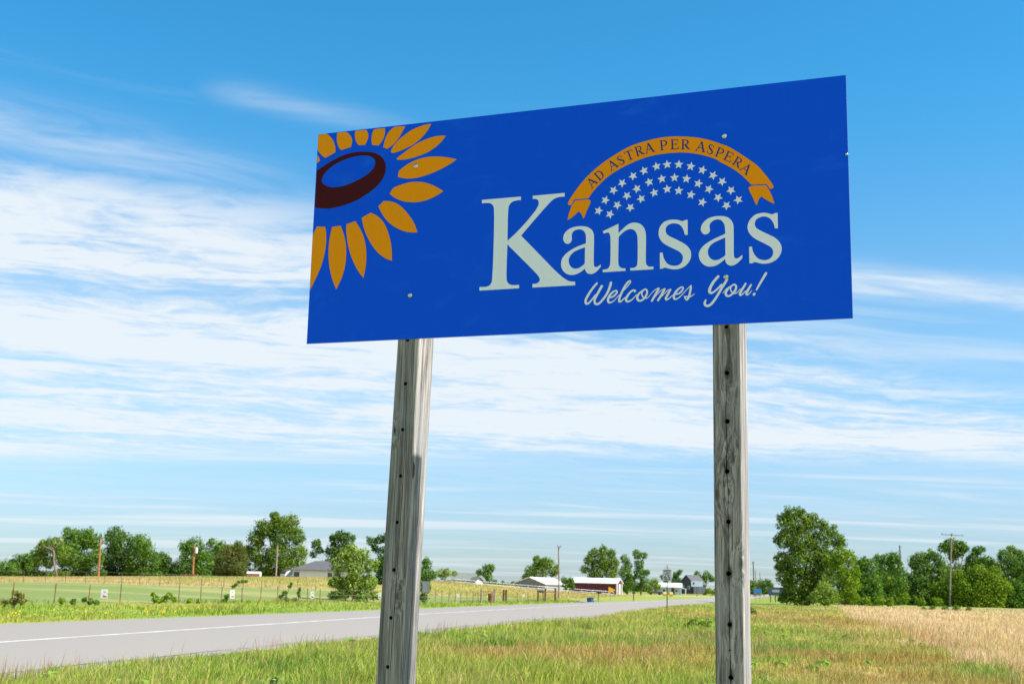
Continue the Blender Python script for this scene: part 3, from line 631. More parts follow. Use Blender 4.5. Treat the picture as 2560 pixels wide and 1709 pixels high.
GL = {
 'A': [[(-.42,0,.07),(-.02,1,.07)], [(-.03,1.02,.15),(.36,0,.15)], [(-.25,.36,.06),(.20,.36,.06)], [(-.54,.025,.05),(-.28,.025,.05)], [(.18,.025,.05),(.52,.025,.05)]],
 'D': [[(-.28,0,.15),(-.28,1,.15)], [(-.44,.97,.06),(-.05,.97,.06),(.2,.87,.11),(.34,.5,.16),(.2,.13,.11),(-.05,.03,.06),(-.44,.03,.06)]],
 'S': [[(.27,.70,.05),(.22,.86,.06),(.04,.97,.07),(-.18,.9,.12),(-.22,.7,.14),(0,.52,.16),(.22,.32,.14),(.2,.12,.12),(0,.02,.07),(-.2,.10,.06),(-.28,.30,.05)]],
 'T': [[(0,0,.15),(0,1,.15)], [(-.42,.97,.06),(.42,.97,.06)], [(-.40,1,.05),(-.43,.76,.04)], [(.40,1,.05),(.43,.76,.04)], [(-.2,.025,.05),(.2,.025,.05)]],
 'R': [[(-.28,0,.15),(-.28,1,.15)], [(-.44,.97,.06),(-.05,.97,.06),(.14,.9,.1),(.22,.74,.14),(.12,.56,.1),(-.05,.49,.06),(-.28,.49,.06)], [(-.04,.48,.15),(.22,.15,.14),(.42,.02,.07)], [(-.44,.025,.05),(-.10,.025,.05)]],
 'P': [[(-.22,0,.15),(-.22,1,.15)], [(-.38,.97,.06),(.02,.97,.06),(.22,.88,.11),(.30,.72,.15),(.2,.54,.11),(.02,.45,.06),(-.22,.45,.06)], [(-.38,.025,.05),(-.02,.025,.05)]],
 'E': [[(-.24,0,.15),(-.24,1,.15)], [(-.4,.97,.06),(.32,.97,.06)], [(-.24,.52,.06),(.17,.52,.06)], [(-.4,.03,.06),(.34,.03,.06)], [(.31,1,.05),(.34,.76,.04)], [(.34,0,.06),(.42,.26,.04)], [(.17,.64,.05),(.17,.40,.05)]]}
MOTTO = [('A',1488,463.8,-46,22.5),('D',1506.4,446.5,-41,22.5),('A',1538,422,-33,23),('S',1557.5,411,-27,23),('T',1578,399.6,-21,23.5),('R',1602,388.6,-16,23.5),('A',1626.3,382,-14,24),('P',1660.5,375.6,-5,24.5),('E',1687,373.6,-1,24.5),('R',1714,374,2,24.5),('A',1750.4,379,11,24.5),('S',1773.4,385.6,16,24.5),('P',1795.3,393.6,21,24.5),('E',1816.7,402.8,25.5,24.5),('R',1838.5,416,33,24),('A',1858,431.6,40,24)]
for ch, bx, by, ang, cap in MOTTO:
    a = math.radians(ang); ex = Vector((math.cos(a), math.sin(a))) * cap; ey = Vector((math.sin(a), -math.cos(a))) * cap
    kk = math.hypot(*(np.array(uv(bx + 7, by + 7)) - np.array(uv(bx, by)))) / 9.9 * cap
    stroke_mesh('letter', GL[ch], lambda p: uv(bx + ex.x * p[0] + ey.x * p[1], by + ex.y * p[0] + ey.y * p[1]), kk * 1.05, NAVY, panel, 0.0011, caps=False)
STARS = [(1496.5,527),(1513.3,500.5),(1533.8,476),(1555.4,457.7),(1582.7,440.2),(1610.2,427),(1641.3,416.2),(1667.9,411.6),(1696.9,411.6),(1726.9,416.2),(1756,425.4),(1782.6,438.7),(1805.5,454),(1827.4,475.9),(1845.8,499.5),(1524.8,535.7),(1543.2,512.8),(1567.3,489.5),(1592.3,471.8),(1623,455.5),(1654.6,447.3),(1686.2,444.3),(1716.2,447.3),(1745.8,459),(1772.3,472.9),(1795.3,493.9),(1816.2,513.8),(1575.8,518.7),(1603,497),(1635.7,482),(1667.9,472.9),(1696.9,477),(1727.4,487.1),(1755.7,505.7)]
for (sx_, sy_) in STARS:
    u, v = uv(sx_, sy_); r = 0.0255 if sx_ > 1600 else 0.0258; rot = math.radians((sx_ - 1682) * -0.29)
    L = []
    for k in range(10):
        rr_ = r if k % 2 == 0 else r * 0.44; th = math.pi / 2 + rot + k * math.pi / 5
        L.append((u + rr_ * math.cos(th), v + rr_ * math.sin(th)))
    flat('star', [L], CREAM, panel, 0.0009)
# bolts
CHROME = pbr('zinc_bolt', (0.62, 0.63, 0.62), 0.16, metal=1.0, var=0.05)
for bx, by, br in ((1040.2, 415.4, 0.0155), (1025.5, 737.8, 0.0155), (1811, 340.2, 0.0155), (1815, 691.8, 0.0155), (2116.5, 385.4, 0.008)):
    u, v = uv(bx, by); V = []; F = []; nr, ns = 5, 16
    for i in range(nr + 1):
        th = math.pi / 2 * i / nr
        for k in range(ns):
            ph = 2 * math.pi * k / ns; r = br * math.cos(th)
            V.append(P3(u + r * math.cos(ph), v + r * math.sin(ph), -0.0012 - br * 0.62 * math.sin(th)))
    for i in range(nr):
        for k in range(ns): F.append((i * ns + k, i * ns + (k + 1) % ns, (i + 1) * ns + (k + 1) % ns, (i + 1) * ns + k))
    me = bpy.data.meshes.new('bolt'); me.from_pydata([tuple(p) for p in V], [], F); me.update(); me.polygons.foreach_set('use_smooth', [True] * len(F))
    link('bolt', me, CHROME, sign)

# timber posts
def timber(name, knots):
    m, t, o = newmat(name)
    b = t.nodes.new('ShaderNodeBsdfPrincipled'); t.links.new(b.outputs[0], o.inputs[0]); b.inputs['Roughness'].default_value = 0.85; b.inputs['Specular IOR Level'].default_value = 0.2
    tcn = t.nodes.new('ShaderNodeTexCoord'); co = tcn.outputs['Object']; dark = None; push = None
    for (kx, ky, kr) in knots:
        k = P3(*uv(kx, ky), 0.006)
        v = t.nodes.new('ShaderNodeVectorMath'); v.operation = 'SUBTRACT'; t.links.new(co, v.inputs[0]); v.inputs[1].default_value = tuple(k)
        v2 = t.nodes.new('ShaderNodeVectorMath'); v2.operation = 'MULTIPLY'; t.links.new(v.outputs[0], v2.inputs[0]); v2.inputs[1].default_value = (1, 1, 0.42)
        ln = t.nodes.new('ShaderNodeVectorMath'); ln.operation = 'LENGTH'; t.links.new(v2.outputs[0], ln.inputs[0])
        q = mth('DIVIDE', ln.outputs['Value'], kr * 2.6, tree=t); g = mth('POWER', 2.718, mth('MULTIPLY', mth('MULTIPLY', q, q, tree=t), -1.0, tree=t), tree=t)
        push = g if push is None else mth('ADD', push, g, tree=t)
        dk = mth('SUBTRACT', 1.0, sstep(ln.outputs['Value'], kr * .35, kr, t), tree=t)
        dark = dk if dark is None else mth('MAXIMUM', dark, dk, tree=t)
    base = co
    if push is not None:
        ad = t.nodes.new('ShaderNodeVectorMath'); ad.operation = 'ADD'; t.links.new(co, ad.inputs[0]); t.links.new(comb(mth('MULTIPLY', push, 0.035, tree=t), mth('MULTIPLY', push, 0.035, tree=t), 0.0, t), ad.inputs[1]); base = ad.outputs[0]
    def streak(sx, sz, detail, rough, dist):
        mp = t.nodes.new('ShaderNodeMapping'); mp.inputs['Scale'].default_value = (sx, sx, sz); t.links.new(base, mp.inputs[0]); return noise(mp.outputs[0], 1.0, detail, rough, dist, tree=t)
    big = noise(co, 2.6, 4, 0.6, tree=t)
    g1 = streak(62, 1.3, 7, 0.70, 0.5); g2 = streak(230, 3.5, 4, 0.65, 0.2); g3 = streak(17, 0.45, 5, 0.6, 0.8); g4 = streak(120, 0.7, 3, 0.5, 0.3)
    g = mth('ADD', mth('MULTIPLY', g1, 0.5, tree=t), mth('ADD', mth('MULTIPLY', g2, 0.22, tree=t), mth('MULTIPLY', g3, 0.3, tree=t), tree=t), tree=t)
    c = mixc(sstep(g, 0.40, 0.70, t), (0.078, 0.074, 0.080), (0.60, 0.55, 0.52), t)
    c = mixc(mth('MULTIPLY', sstep(big, 0.46, 0.66, t), 0.5, tree=t), c, (0.26, 0.265, 0.27), t)
    chk = mth('SUBTRACT', 1.0, sstep(g4, 0.28, 0.37, t), tree=t)
    c = mixc(mth('MULTIPLY', chk, 0.8, tree=t), c, (0.05, 0.045, 0.04), t)
    if dark is not None: c = mixc(mth('MULTIPLY', dark, 0.75, tree=t), c, (0.07, 0.055, 0.045), t)
    t.links.new(c, b.inputs['Base Color'])
    h = mth('SUBTRACT', g, mth('MULTIPLY', chk, 0.5, tree=t), tree=t)
    bn = t.nodes.new('ShaderNodeBump'); bn.inputs['Strength'].default_value = 0.8; bn.inputs['Distance'].default_value = 0.006
    t.links.new(h, bn.inputs['Height']); t.links.new(bn.outputs[0], b.inputs['Normal'])
    return m
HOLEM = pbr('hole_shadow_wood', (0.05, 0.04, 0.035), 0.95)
def post(top_l, top_r, bot_l, bot_r, depth, holes, cracks, mat, label, drop=0.012):
    O = SWID + 0.0015
    tl, tr, bl, br_ = (np.array(uv(*p, off=O)) for p in (top_l, top_r, bot_l, bot_r))
    v0 = -3.2; v1 = SH - drop
    def edge_at(a, b, v): return a[0] + (b[0] - a[0]) * (v - a[1]) / (b[1] - a[1])
    V = []; rows = 26; ch = 0.006
    prof = lambda l, r: [(l + ch, O), (l, O + ch), (l, O + depth - ch), (l + ch, O + depth), (r - ch, O + depth), (r, O + depth - ch), (r, O + ch), (r - ch, O)]
    for i in range(rows + 1):
        v = v0 + (v1 - v0) * i / rows; l = edge_at(tl, bl, v) + random.uniform(-.0008, .0008); r = edge_at(tr, br_, v) + random.uniform(-.0008, .0008)
        V += [P3(a, v, o_) for a, o_ in prof(l, r)]
    F = [tuple(range(7, -1, -1)), tuple(range(rows * 8, rows * 8 + 8))]
    for i in range(rows):
        for k in range(8): F.append((i * 8 + k, i * 8 + (k + 1) % 8, (i + 1) * 8 + (k + 1) % 8, (i + 1) * 8 + k))
    me = bpy.data.meshes.new('post'); me.from_pydata([tuple(v) for v in V], [], F); me.update()
    ob = link('post', me, [mat, HOLEM], sign); ob['label'] = label
    # cut bolt holes and drying cracks with a boolean, then bake
    cut = MB(); cut.cur = 0
    for hx, hy, hr in holes:
        u, v = uv(hx, hy, off=O); n = 12
        a = [P3(u + hr * math.cos(2 * math.pi * k / n), v + hr * math.sin(2 * math.pi * k / n), O - 0.01) for k in range(n)]
        b = [P3(u + hr * math.cos(2 * math.pi * k / n), v + hr * math.sin(2 * math.pi * k / n), O + 0.10) for k in range(n)]
        cut.add(a + b, [tuple(range(n)), tuple(range(2 * n - 1, n - 1, -1))] + [(k, n + k, n + (k + 1) % n, (k + 1) % n) for k in range(n)])
    for pts in cracks:
        q = [uv(x, y, off=O) for x, y, w in pts]; ws = [w / 2 for _, _, w in pts]; n = len(q)
        fr = [P3(q[i][0] - ws[i], q[i][1], O - 0.01) for i in range(n)] + [P3(q[i][0] + ws[i], q[i][1], O - 0.01) for i in range(n - 1, -1, -1)]
        bk = [P3(q[i][0] - ws[i] * .3, q[i][1], O + 0.03) for i in range(n)] + [P3(q[i][0] + ws[i] * .3, q[i][1], O + 0.03) for i in range(n - 1, -1, -1)]
        m2 = 2 * n
        cut.add(fr + bk, [tuple(range(m2)), tuple(range(2 * m2 - 1, m2 - 1, -1))] + [(k, m2 + k, m2 + (k + 1) % m2, (k + 1) % m2) for k in range(m2)])
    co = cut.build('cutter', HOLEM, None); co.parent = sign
    import bmesh
    bmc = bmesh.new(); bmc.from_mesh(co.data); bmesh.ops.recalc_face_normals(bmc, faces=bmc.faces); bmc.to_mesh(co.data); bmc.free()
    bmc = bmesh.new(); bmc.from_mesh(me); bmesh.ops.recalc_face_normals(bmc, faces=bmc.faces); bmc.to_mesh(me); bmc.free()
    mod = ob.modifiers.new('cut', 'BOOLEAN'); mod.operation = 'DIFFERENCE'; mod.object = co; mod.solver = 'EXACT'; mod.use_self = True
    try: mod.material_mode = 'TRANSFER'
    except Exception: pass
    dg = bpy.context.evaluated_depsgraph_get(); new = bpy.data.meshes.new_from_object(ob.evaluated_get(dg))
    ob.modifiers.clear(); ob.data = new; bpy.data.objects.remove(co)
    return ob
TIMB1 = TIMB2 = None
c7 = lambda x, y: (900 + x / 1.764, 820 + y / 1.764)
c8 = lambda x, y: (1740 + x / 1.688, 780 + y / 1.688)
holesL = [c7(x, y) + (0.0105,) for x, y in ((210, 52), (200, 245), (188, 447), (179, 651), (164, 855), (149, 1065), (136, 1276), (122, 1492))]
crackL = [[c7(213, 60) + (0.001,), c7(205, 330) + (0.0042,), c7(192, 640) + (0.0045,), c7(175, 900) + (0.0038,), c7(158, 1150) + (0.0045,), c7(140, 1400) + (0.0045,), c7(128, 1620) + (0.001,)],
          [c7(152, 420) + (0.001,), c7(151, 450) + (0.006,), c7(149, 480) + (0.001,)], [c7(241, 300) + (0.0008,), c7(232, 600) + (0.003,), c7(228, 700) + (0.0008,)]]
holesR = [c8(x, y) + (r,) for x, y, r in ((128, 62, .010), (130, 256, .012), (132, 460, .0125), (131, 671, .012), (137, 883, .012), (137, 1102, .0125), (142, 1317, .012), (143, 1425, .005), (147, 1540, .0125))]
crackR = [[c8(130, 262) + (.001,), c8(126, 420) + (.004,), c8(131, 560) + (.004,), c8(128, 670) + (.006,), c8(137, 760) + (.0035,), c8(134, 840) + (.004,), c8(136, 880) + (.007,), c8(137, 980) + (.002,), c8(139, 1090) + (.008,), c8(142, 1200) + (.002,), c8(141, 1320) + (.006,), c8(144, 1430) + (.003,), c8(147, 1530) + (.008,), c8(148, 1640) + (.001,)],
          [c8(118, 625) + (.001,), c8(122, 655) + (.006,), c8(129, 672) + (.002,)], [c8(140, 1070) + (.001,), c8(149, 1095) + (.005,), c8(147, 1130) + (.001,)], [c8(80, 640) + (.001,), c8(83, 720) + (.003,), c8(86, 790) + (.001,)]]
TIMB1 = timber('grey_timber', [c7(152, 450) + (.010,), c7(165, 1180) + (.012,)])
TIMB2 = timber('knotty_grey_timber', [c8(88, 768) + (.017,), c8(139, 757) + (.010,), c8(191, 1059) + (.014,), c8(128, 256) + (.022,), c8(131, 660) + (.022,), c8(137, 880) + (.022,), c8(141, 1100) + (.022,), c8(144, 1318) + (.016,), c8(147, 1530) + (.018,), c8(128, 70) + (.02,)])
post((993.7, 851), (1049.3, 847.5), (938, 1709), (1001, 1709), 0.195, holesL, crackL, TIMB1, 'leaning grey timber post with a long drying crack')
post((1781, 814.4), (1851, 810.8), (1788.6, 1709), (1862.6, 1709), 0.19, holesR, crackR, TIMB2, 'knotty grey timber post with splintered bolt holes', 0.2)

# ------------------------------------------------------------------ trees
def leaf_cloud(circles, y0, depth_k, leaf, dens, base, rs, pal, flat_k=0.0):
    """leaf cards over many small lobes; circles are (px, py, r) at depth y0"""
    C = []; Rr = []; Ww = []
    for (px, py, r) in circles:
        c = AT(px, py, y0); R = r * y0 / FPX
        off = rs.uniform(-1, 1) * R * depth_k
        C.append((c.x, c.y + off, c.z)); Rr.append(R); Ww.append(0.8)
        for _ in range(8):
            v = rs.normal(size=3); v /= np.linalg.norm(v); v[1] = v[1] * 1.2
            k = rs.uniform(0.28, 0.52); q = np.array([c.x, c.y + off, c.z]) + v * R * rs.uniform(0.55, 0.95)
            C.append(tuple(q)); Rr.append(R * k); Ww.append(1.0)
        for sgn in (-1, 1):
            C.append((c.x, c.y + sgn * R * rs.uniform(0.5, 0.9), c.z - R * 0.1)); Rr.append(R * 0.85); Ww.append(0.5)
    C = np.array(C); Rr = np.array(Rr); P = []; Nn = []; T = []
    for c, R, w_ in zip(C, Rr, Ww):
        n = max(12, int(dens * w_ * 4 * math.pi * R * R / (leaf * leaf)))
        d = rs.normal(size=(n, 3)); d /= np.linalg.norm(d, axis=1)[:, None]
        rad = R * np.where(rs.random(n) < 0.12, rs.uniform(0.95, 1.22, n), rs.uniform(0.62, 1.0, n))
        P.append(c + d * rad[:, None]); Nn.append(d); T.append(np.full(n, rs.random()))
    P = np.vstack(P); Nn = np.vstack(Nn); T = np.concatenate(T)
    keep = P[:, 2] > base
    P, Nn, T = P[keep], Nn[keep], T[keep]; n = len(P)
    nn = Nn + rs.normal(size=(n, 3)) * 0.65 + np.array([0, 0, 0.25]); nn /= np.linalg.norm(nn, axis=1)[:, None]
    h = rs.normal(size=(n, 3)); t1 = np.cross(nn, h); t1 /= np.linalg.norm(t1, axis=1)[:, None]; t2 = np.cross(nn, t1)
    s = leaf * rs.uniform(0.55, 1.25, n)[:, None]; w = s * 0.62
    V = np.stack([P - t1 * s * .5, P + t2 * w * .5, P + t1 * s * .5 + nn * s * .12, P - t2 * w * .5], 1).reshape(-1, 3)
    F = np.arange(4 * n).reshape(n, 4)
    a, b = np.array(pal[0]), np.array(pal[1])
    k = np.clip(T * 0.6 + rs.random(n) * 0.4, 0, 1)[:, None]
    col = (a * (1 - k) + b * k) * rs.uniform(0.8, 1.2, (n, 1))
    return V, F, np.repeat(col, 4, 0)
def mesh_np(name, V, F, col):
    me = bpy.data.meshes.new(name); nv, nf, k = len(V), len(F), F.shape[1]
    me.vertices.add(nv); me.vertices.foreach_set('co', np.asarray(V, np.float32).ravel())
    me.loops.add(nf * k); me.loops.foreach_set('vertex_index', F.astype(np.int32).ravel())
    me.polygons.add(nf); me.polygons.foreach_set('loop_start', np.arange(0, nf * k, k, dtype=np.int32)); me.polygons.foreach_set('loop_total', np.full(nf, k, np.int32))
    me.update(calc_edges=True); colour_attr(me, 'tint', col); return me
PALS = {'mid': ((0.070, 0.155, 0.022), (0.150, 0.260, 0.040)), 'dark': ((0.050, 0.115, 0.022), (0.115, 0.200, 0.036)), 'cedar': ((0.090, 0.125, 0.030), (0.185, 0.200, 0.055)), 'oak': ((0.075, 0.150, 0.020), (0.210, 0.290, 0.042)),
        'lime': ((0.115, 0.220, 0.018), (0.270, 0.370, 0.034)), 'yellow': ((0.095, 0.185, 0.016), (0.225, 0.310, 0.030)), 'pale': ((0.120, 0.210, 0.032), (0.320, 0.400, 0.070)), 'blue': ((0.080, 0.165, 0.034), (0.190, 0.290, 0.052)), 'dry': ((0.150, 0.150, 0.045), (0.320, 0.290, 0.070))}
TREEN = [0]
def tree(name, circles, y, base_py, pal, label, cat='tree', group=None, leaf=None, dens=1.7, trunk=True, trunk_px=None, depth_k=0.7, bare=None, skirt=0):
    if skirt:
        xs = [c[0] - c[2] for c in circles] + [c[0] + c[2] for c in circles]
        circles = circles + [(q, base_py - skirt * random.uniform(.35, .9), skirt * random.uniform(.8, 1.1)) for q in np.arange(min(xs) + skirt * .6, max(xs) - skirt * .4, skirt * 1.15)]
    if group == GR2 and skirt:
        circles = [(c[0], c[1] + c[2] * .12, c[2] * 1.28) for c in circles]; xs = [c[0] - c[2] for c in circles] + [c[0] + c[2] for c in circles]
        circles = circles + [(q, base_py - skirt * random.uniform(1.5, 2.3), skirt * random.uniform(.8, 1.1)) for q in np.arange(min(xs) + skirt * .5, max(xs) - skirt * .3, skirt * 1.3)]
    TREEN[0] += 1; rs = np.random.default_rng(100 + TREEN[0])
    cx_ = sum(c[0] * c[2] for c in circles) / sum(c[2] for c in circles); tp = trunk_px or cx_
    b = D(tp, y); bz = min(b.z, Z(tp, base_py, y)) if base_py else b.z
    loc = Vector((b.x, b.y, bz)); leaf = leaf or max(0.10, y * 0.0017)
    root = empty(name, loc, label, cat, group)
    V, F, col = leaf_cloud(circles, y, depth_k, leaf, dens, bz + 0.03, rs, PALS[pal])
    link('crown', mesh_np('crown', V - np.array(loc), F, col), LEAF, root)
    if trunk:
        mb = MB(loc); top = AT(*sorted(circles, key=lambda c: c[1])[len(circles) // 3][:2], y); mid = AT(cx_, sum(c[1] for c in circles) / len(circles), y)
        hgt = top.z - bz; r = max(0.05, hgt * 0.022)
        mid2 = loc.lerp(top, 0.45) + Vector((rs.uniform(-.05, .05) * hgt, 0, 0))
        mb.tube([loc - Vector((0, 0, .3)), loc.lerp(mid2, 0.5), mid2, top], [r * 1.5, r, r * .75, r * .2], 7)
        for c in circles:
            e = AT(c[0], c[1], y); e.y += rs.uniform(-.5, .5) * c[2] * y / FPX
            s = loc.lerp(mid2, rs.uniform(.5, 1.0)); mb.tube([s, s.lerp(e, .5) + Vector((0, 0, .04 * hgt)), e], [r * .5, r * .3, r * .1], 5)
        mb.build('trunk', BARK, root, True)
    return root
GR2 = 'trees in the thicket on the right'
GR = 'trees in the row behind the hay field'
tree('broadleaf_tree', [(15,1418,22),(36,1424,18)], 232, 1441, 'mid', 'lowest small tree at the far left end of the tree row', group=GR, skirt=13)
tree('broadleaf_tree', [(62,1410,25),(85,1402,26),(70,1427,20)], 236, 1441, 'mid', 'low rounded tree second from the left end of the tree row', group=GR, skirt=13)
t3 = tree('broadleaf_tree', [(112,1370,20),(136,1362,23),(152,1382,20),(100,1392,18),(120,1404,16)], 226, 1440, 'oak', 'tree with a bare pale leaning trunk showing in front of its leaves', group=GR, trunk=False, skirt=11)
tb = MB(t3.location); tb.tube([AT(142,1441,223), AT(138,1420,223), AT(134,1400,223), AT(136,1385,223), AT(132,1370,223), AT(120,1362,223)], [.26,.21,.18,.15,.12,.06], 7); tb.tube([AT(133,1375,223), AT(118,1368,223), AT(104,1360,223)], [.14,.1,.05], 6); tb.tube([AT(134,1373,223), AT(143,1362,223), AT(150,1352,223)], [.12,.08,.04], 6)
tb.build('trunk', pbr('pale_bark', (0.20, 0.16, 0.13), 0.9), t3, True)
tree('broadleaf_tree', [(172,1332,17),(186,1345,26),(215,1347,26),(160,1385,30),(195,1395,34),(236,1352,22),(240,1395,26),(200,1420,24)], 234, 1441, 'mid', 'tallest tree of the left row, rising just left of the orange pole top', group=GR, skirt=13)
tree('broadleaf_tree', [(285,1338,25),(302,1358,32),(275,1390,26),(310,1400,32),(270,1420,22)], 238, 1441, 'dark', 'dense dark green tree right behind the bare orange pole', group=GR, skirt=13)
tree('broadleaf_tree', [(350,1354,22),(366,1375,26),(340,1395,30),(382,1405,26),(350,1422,22)], 234, 1441, 'mid', 'tree with sloping right side at the right end of the left clump', group=GR, skirt=13)
tree('broadleaf_tree', [(405,1397,20),(421,1415,20),(396,1420,18)], 236, 1441, 'dark', 'low dark tree filling the dip between two clumps of the row', group=GR, skirt=13)
tree('broadleaf_tree', [(465,1368,20),(490,1362,22),(475,1390,26),(505,1400,24),(455,1415,22),(490,1422,20)], 236, 1440, 'mid', 'rounded green tree behind the orange pole that carries a transformer', group=GR, skirt=13)
tree('broadleaf_tree', [(535,1365,20),(552,1374,20),(535,1400,24)], 246, 1440, 'mid', 'green tree peeping up between the transformer pole and the olive cedar', group=GR, skirt=13)
tree('cedar_tree', [(578,1384,27),(597,1375,20),(562,1410,26),(592,1412,28),(604,1395,18)], 230, 1440, 'cedar', 'olive brown rounded cedar tree left of the big oak', group=GR, skirt=12, leaf=0.27, dens=2.2)
tree('oak_tree', [(690,1292,14),(693,1306,22),(722,1310,28),(661,1320,25),(640,1345,24),(702,1340,34),(747,1340,20),(620,1378,17),(650,1385,28),(703,1385,36),(745,1380,23),(615,1402,15),(660,1415,26),(722,1420,26),(750,1412,18)], 240, 1440, 'oak', 'biggest spreading oak tree of the left, behind the grey pole', group=GR, skirt=13)
tree('broadleaf_tree', [(855,1338,16),(840,1350,18),(872,1350,17),(832,1375,19),(862,1380,22),(790,1360,14),(800,1375,10),(785,1386,9),(788,1422,14),(820,1410,19),(870,1400,16)], 246, 1441, 'dark', 'dark tree with an open forked crown behind the hip roofed house', group=GR, skirt=13)
tree('pine_tree', [(930,1352,13),(950,1347,13),(972,1345,16),(940,1371,11),(962,1385,20),(950,1412,20),(978,1420,24),(1002,1400,30),(955,1447,22),(985,1450,26)], 170, 1470, 'dark', 'dark pine tree half hidden behind the left sign post', group=None)
tree('broadleaf_bush', [(880,1374,17),(862,1386,17),(906,1386,19),(846,1410,22),(886,1415,26),(926,1415,19),(842,1450,22),(882,1460,28),(922,1455,22),(852,1485,20),(902,1485,24),(830,1490,11),(935,1487,13)], 103, 1504, 'pale', 'large pale green bush on the road verge left of the left sign post', cat='bush', leaf=0.22, dens=1.7)
tree('broadleaf_bush', [(1067,1408,15),(1072,1434,16),(1050,1440,22),(1062,1468,17),(1060,1494,12)], 108, 1508, 'mid', 'green roadside bush just right of the left sign post behind the dark sign back', cat='bush', leaf=0.2)
tree('broadleaf_tree', [(1100,1431,11),(1118,1429,10),(1136,1433,8),(1108,1440,9)], 262, 1450, 'pale', 'small loose tree beside the greenish roofed house', leaf=0.32)
tree('broadleaf_tree', [(1214,1420,10),(1227,1418,11),(1200,1430,9),(1216,1434,12),(1223,1446,10)], 262, 1456, 'mid', 'lone small tree standing by itself against the sky on the hay field crest', leaf=0.34)
tree('broadleaf_tree', [(1345,1404,15),(1366,1405,16),(1326,1425,16),(1350,1430,22),(1382,1425,16),(1314,1446,12)], 330, 1470, 'oak', 'broad round tree rising behind the grey gabled barn', leaf=0.45)
tree('broadleaf_bush', [(1410,1450,9),(1426,1452,10),(1415,1463,11),(1430,1466,8)], 262, 1478, 'mid', 'bright green bush between the grey barn and the red barn', cat='bush', leaf=0.32)
tree('broadleaf_tree', [(1486,1380,13),(1508,1377,14),(1529,1382,12),(1475,1400,16),(1506,1405,22),(1533,1406,16),(1459,1422,11),(1490,1430,22),(1526,1430,20)], 372, 1480, 'oak', 'large leafy tree directly behind the red barn', leaf=0.5)
tree('poplar_tree', [(1562,1396,11),(1571,1411,12),(1560,1430,16),(1576,1450,16),(1566,1466,14)], 345, 1482, 'mid', 'shorter of two upright trees right of the red barn', leaf=0.46)
tree('poplar_tree', [(1594,1385,12),(1609,1387,9),(1598,1410,13),(1601,1435,15),(1618,1430,8),(1612,1455,13),(1592,1466,13)], 345, 1482, 'mid', 'taller upright tree with a forked top right of the red barn', leaf=0.46)
tree('broadleaf_bush', [(1635,1455,12),(1624,1470,11),(1646,1465,9)], 350, 1482, 'pale', 'yellowish bush at the left end of the pale blue building', cat='bush', leaf=0.45)
tree('broadleaf_tree', [(1690,1436,9),(1699,1429,7),(1658,1442,8),(1686,1451,10),(1695,1448,7),(1665,1450,7)], 430, 1482, 'dark', 'dark ragged tree behind the speed limit sign', leaf=0.5)
tree('broadleaf_tree', [(1746,1435,9),(1766,1438,12),(1780,1445,9),(1757,1450,11),(1740,1444,7)], 440, 1484, 'mid', 'round tree behind the dark gabled house, left of the right sign post', leaf=0.5)
tree('broadleaf_bush', [(1772,1476,7),(1784,1480,7),(1763,1482,5)], 330, 1489, 'pale', 'pale bush under the small billboard beside the road', cat='bush', leaf=0.4)
tree('broadleaf_tree', [(1877,1459,10),(1870,1466,9),(1882,1468,7)], 420, 1485, 'mid', 'far small tree just right of the right sign post', leaf=0.5)
tree('broadleaf_tree', [(1904,1458,12),(1919,1456,9),(1895,1463,8),(1928,1462,8),(1912,1468,11)], 430, 1485, 'blue', 'far rounded tree between the right sign post and the big tree', leaf=0.5)
tree('hedge_tree', [(1974,1286,19),(1995,1277,13),(1966,1310,24),(2002,1305,27),(2031,1301,20),(2056,1312,17),(2080,1327,15),(1960,1350,22),(2002,1350,35),(2052,1352,31),(2096,1352,21),(1955,1395,19),(1997,1400,38),(2052,1400,34),(1960,1440,22),(1997,1450,34),(1967,1470,18),(1990,1490,23),(2022,1490,23),(2045,1440,28),(2080,1400,26),(2040,1475,24),(2075,1450,22),(2065,1495,18),(1960,1494,15),(2005,1500,13),(1952,1420,14)], 178, 1511, 'oak', 'huge dense dark tree standing alone on the right of the sign', leaf=0.34, dens=1.8)
tree('lime_tree', [(2100,1388,24),(2121,1393,17),(2132,1425,18),(2135,1460,20),(2128,1492,18),(2075,1490,16),(2090,1420,22),(2112,1440,22),(2112,1470,20),(2096,1490,18)], 172, 1512, 'lime', 'bright lime green tree against the right flank of the huge dark tree', leaf=0.32)
tree('broadleaf_bush', [(2060,1470,19),(2041,1490,16),(2086,1490,16),(2062,1500,13)], 166, 1513, 'pale', 'pale green bush at the foot of the huge dark tree', cat='bush', leaf=0.3)
GR2 = 'trees in the thicket on the right'
tree('broadleaf_tree', [(2150,1407,15),(2166,1420,19),(2145,1440,20),(2176,1450,20),(2150,1475,20),(2176,1490,17),(2135,1492,15)], 205, 1514, 'mid', 'thicket tree next to the lime green tree', group=GR2, skirt=25)
tree('broadleaf_tree', [(2200,1397,12),(2216,1392,10),(2236,1391,12),(2215,1415,18),(2241,1420,15),(2201,1445,21),(2236,1455,21),(2215,1485,22),(2246,1490,15)], 215, 1514, 'mid', 'thicket tree behind the plain pole with the slanting brace', group=GR2, skirt=25)
tree('broadleaf_tree', [(2291,1402,15),(2306,1391,12),(2331,1386,12),(2311,1415,18),(2346,1401,12),(2341,1425,17),(2291,1445,20),(2331,1455,22),(2291,1485,20),(2331,1490,18),(2271,1470,13)], 222, 1515, 'blue', 'pale topped thicket tree between the two poles on the right', group=GR2, skirt=25)
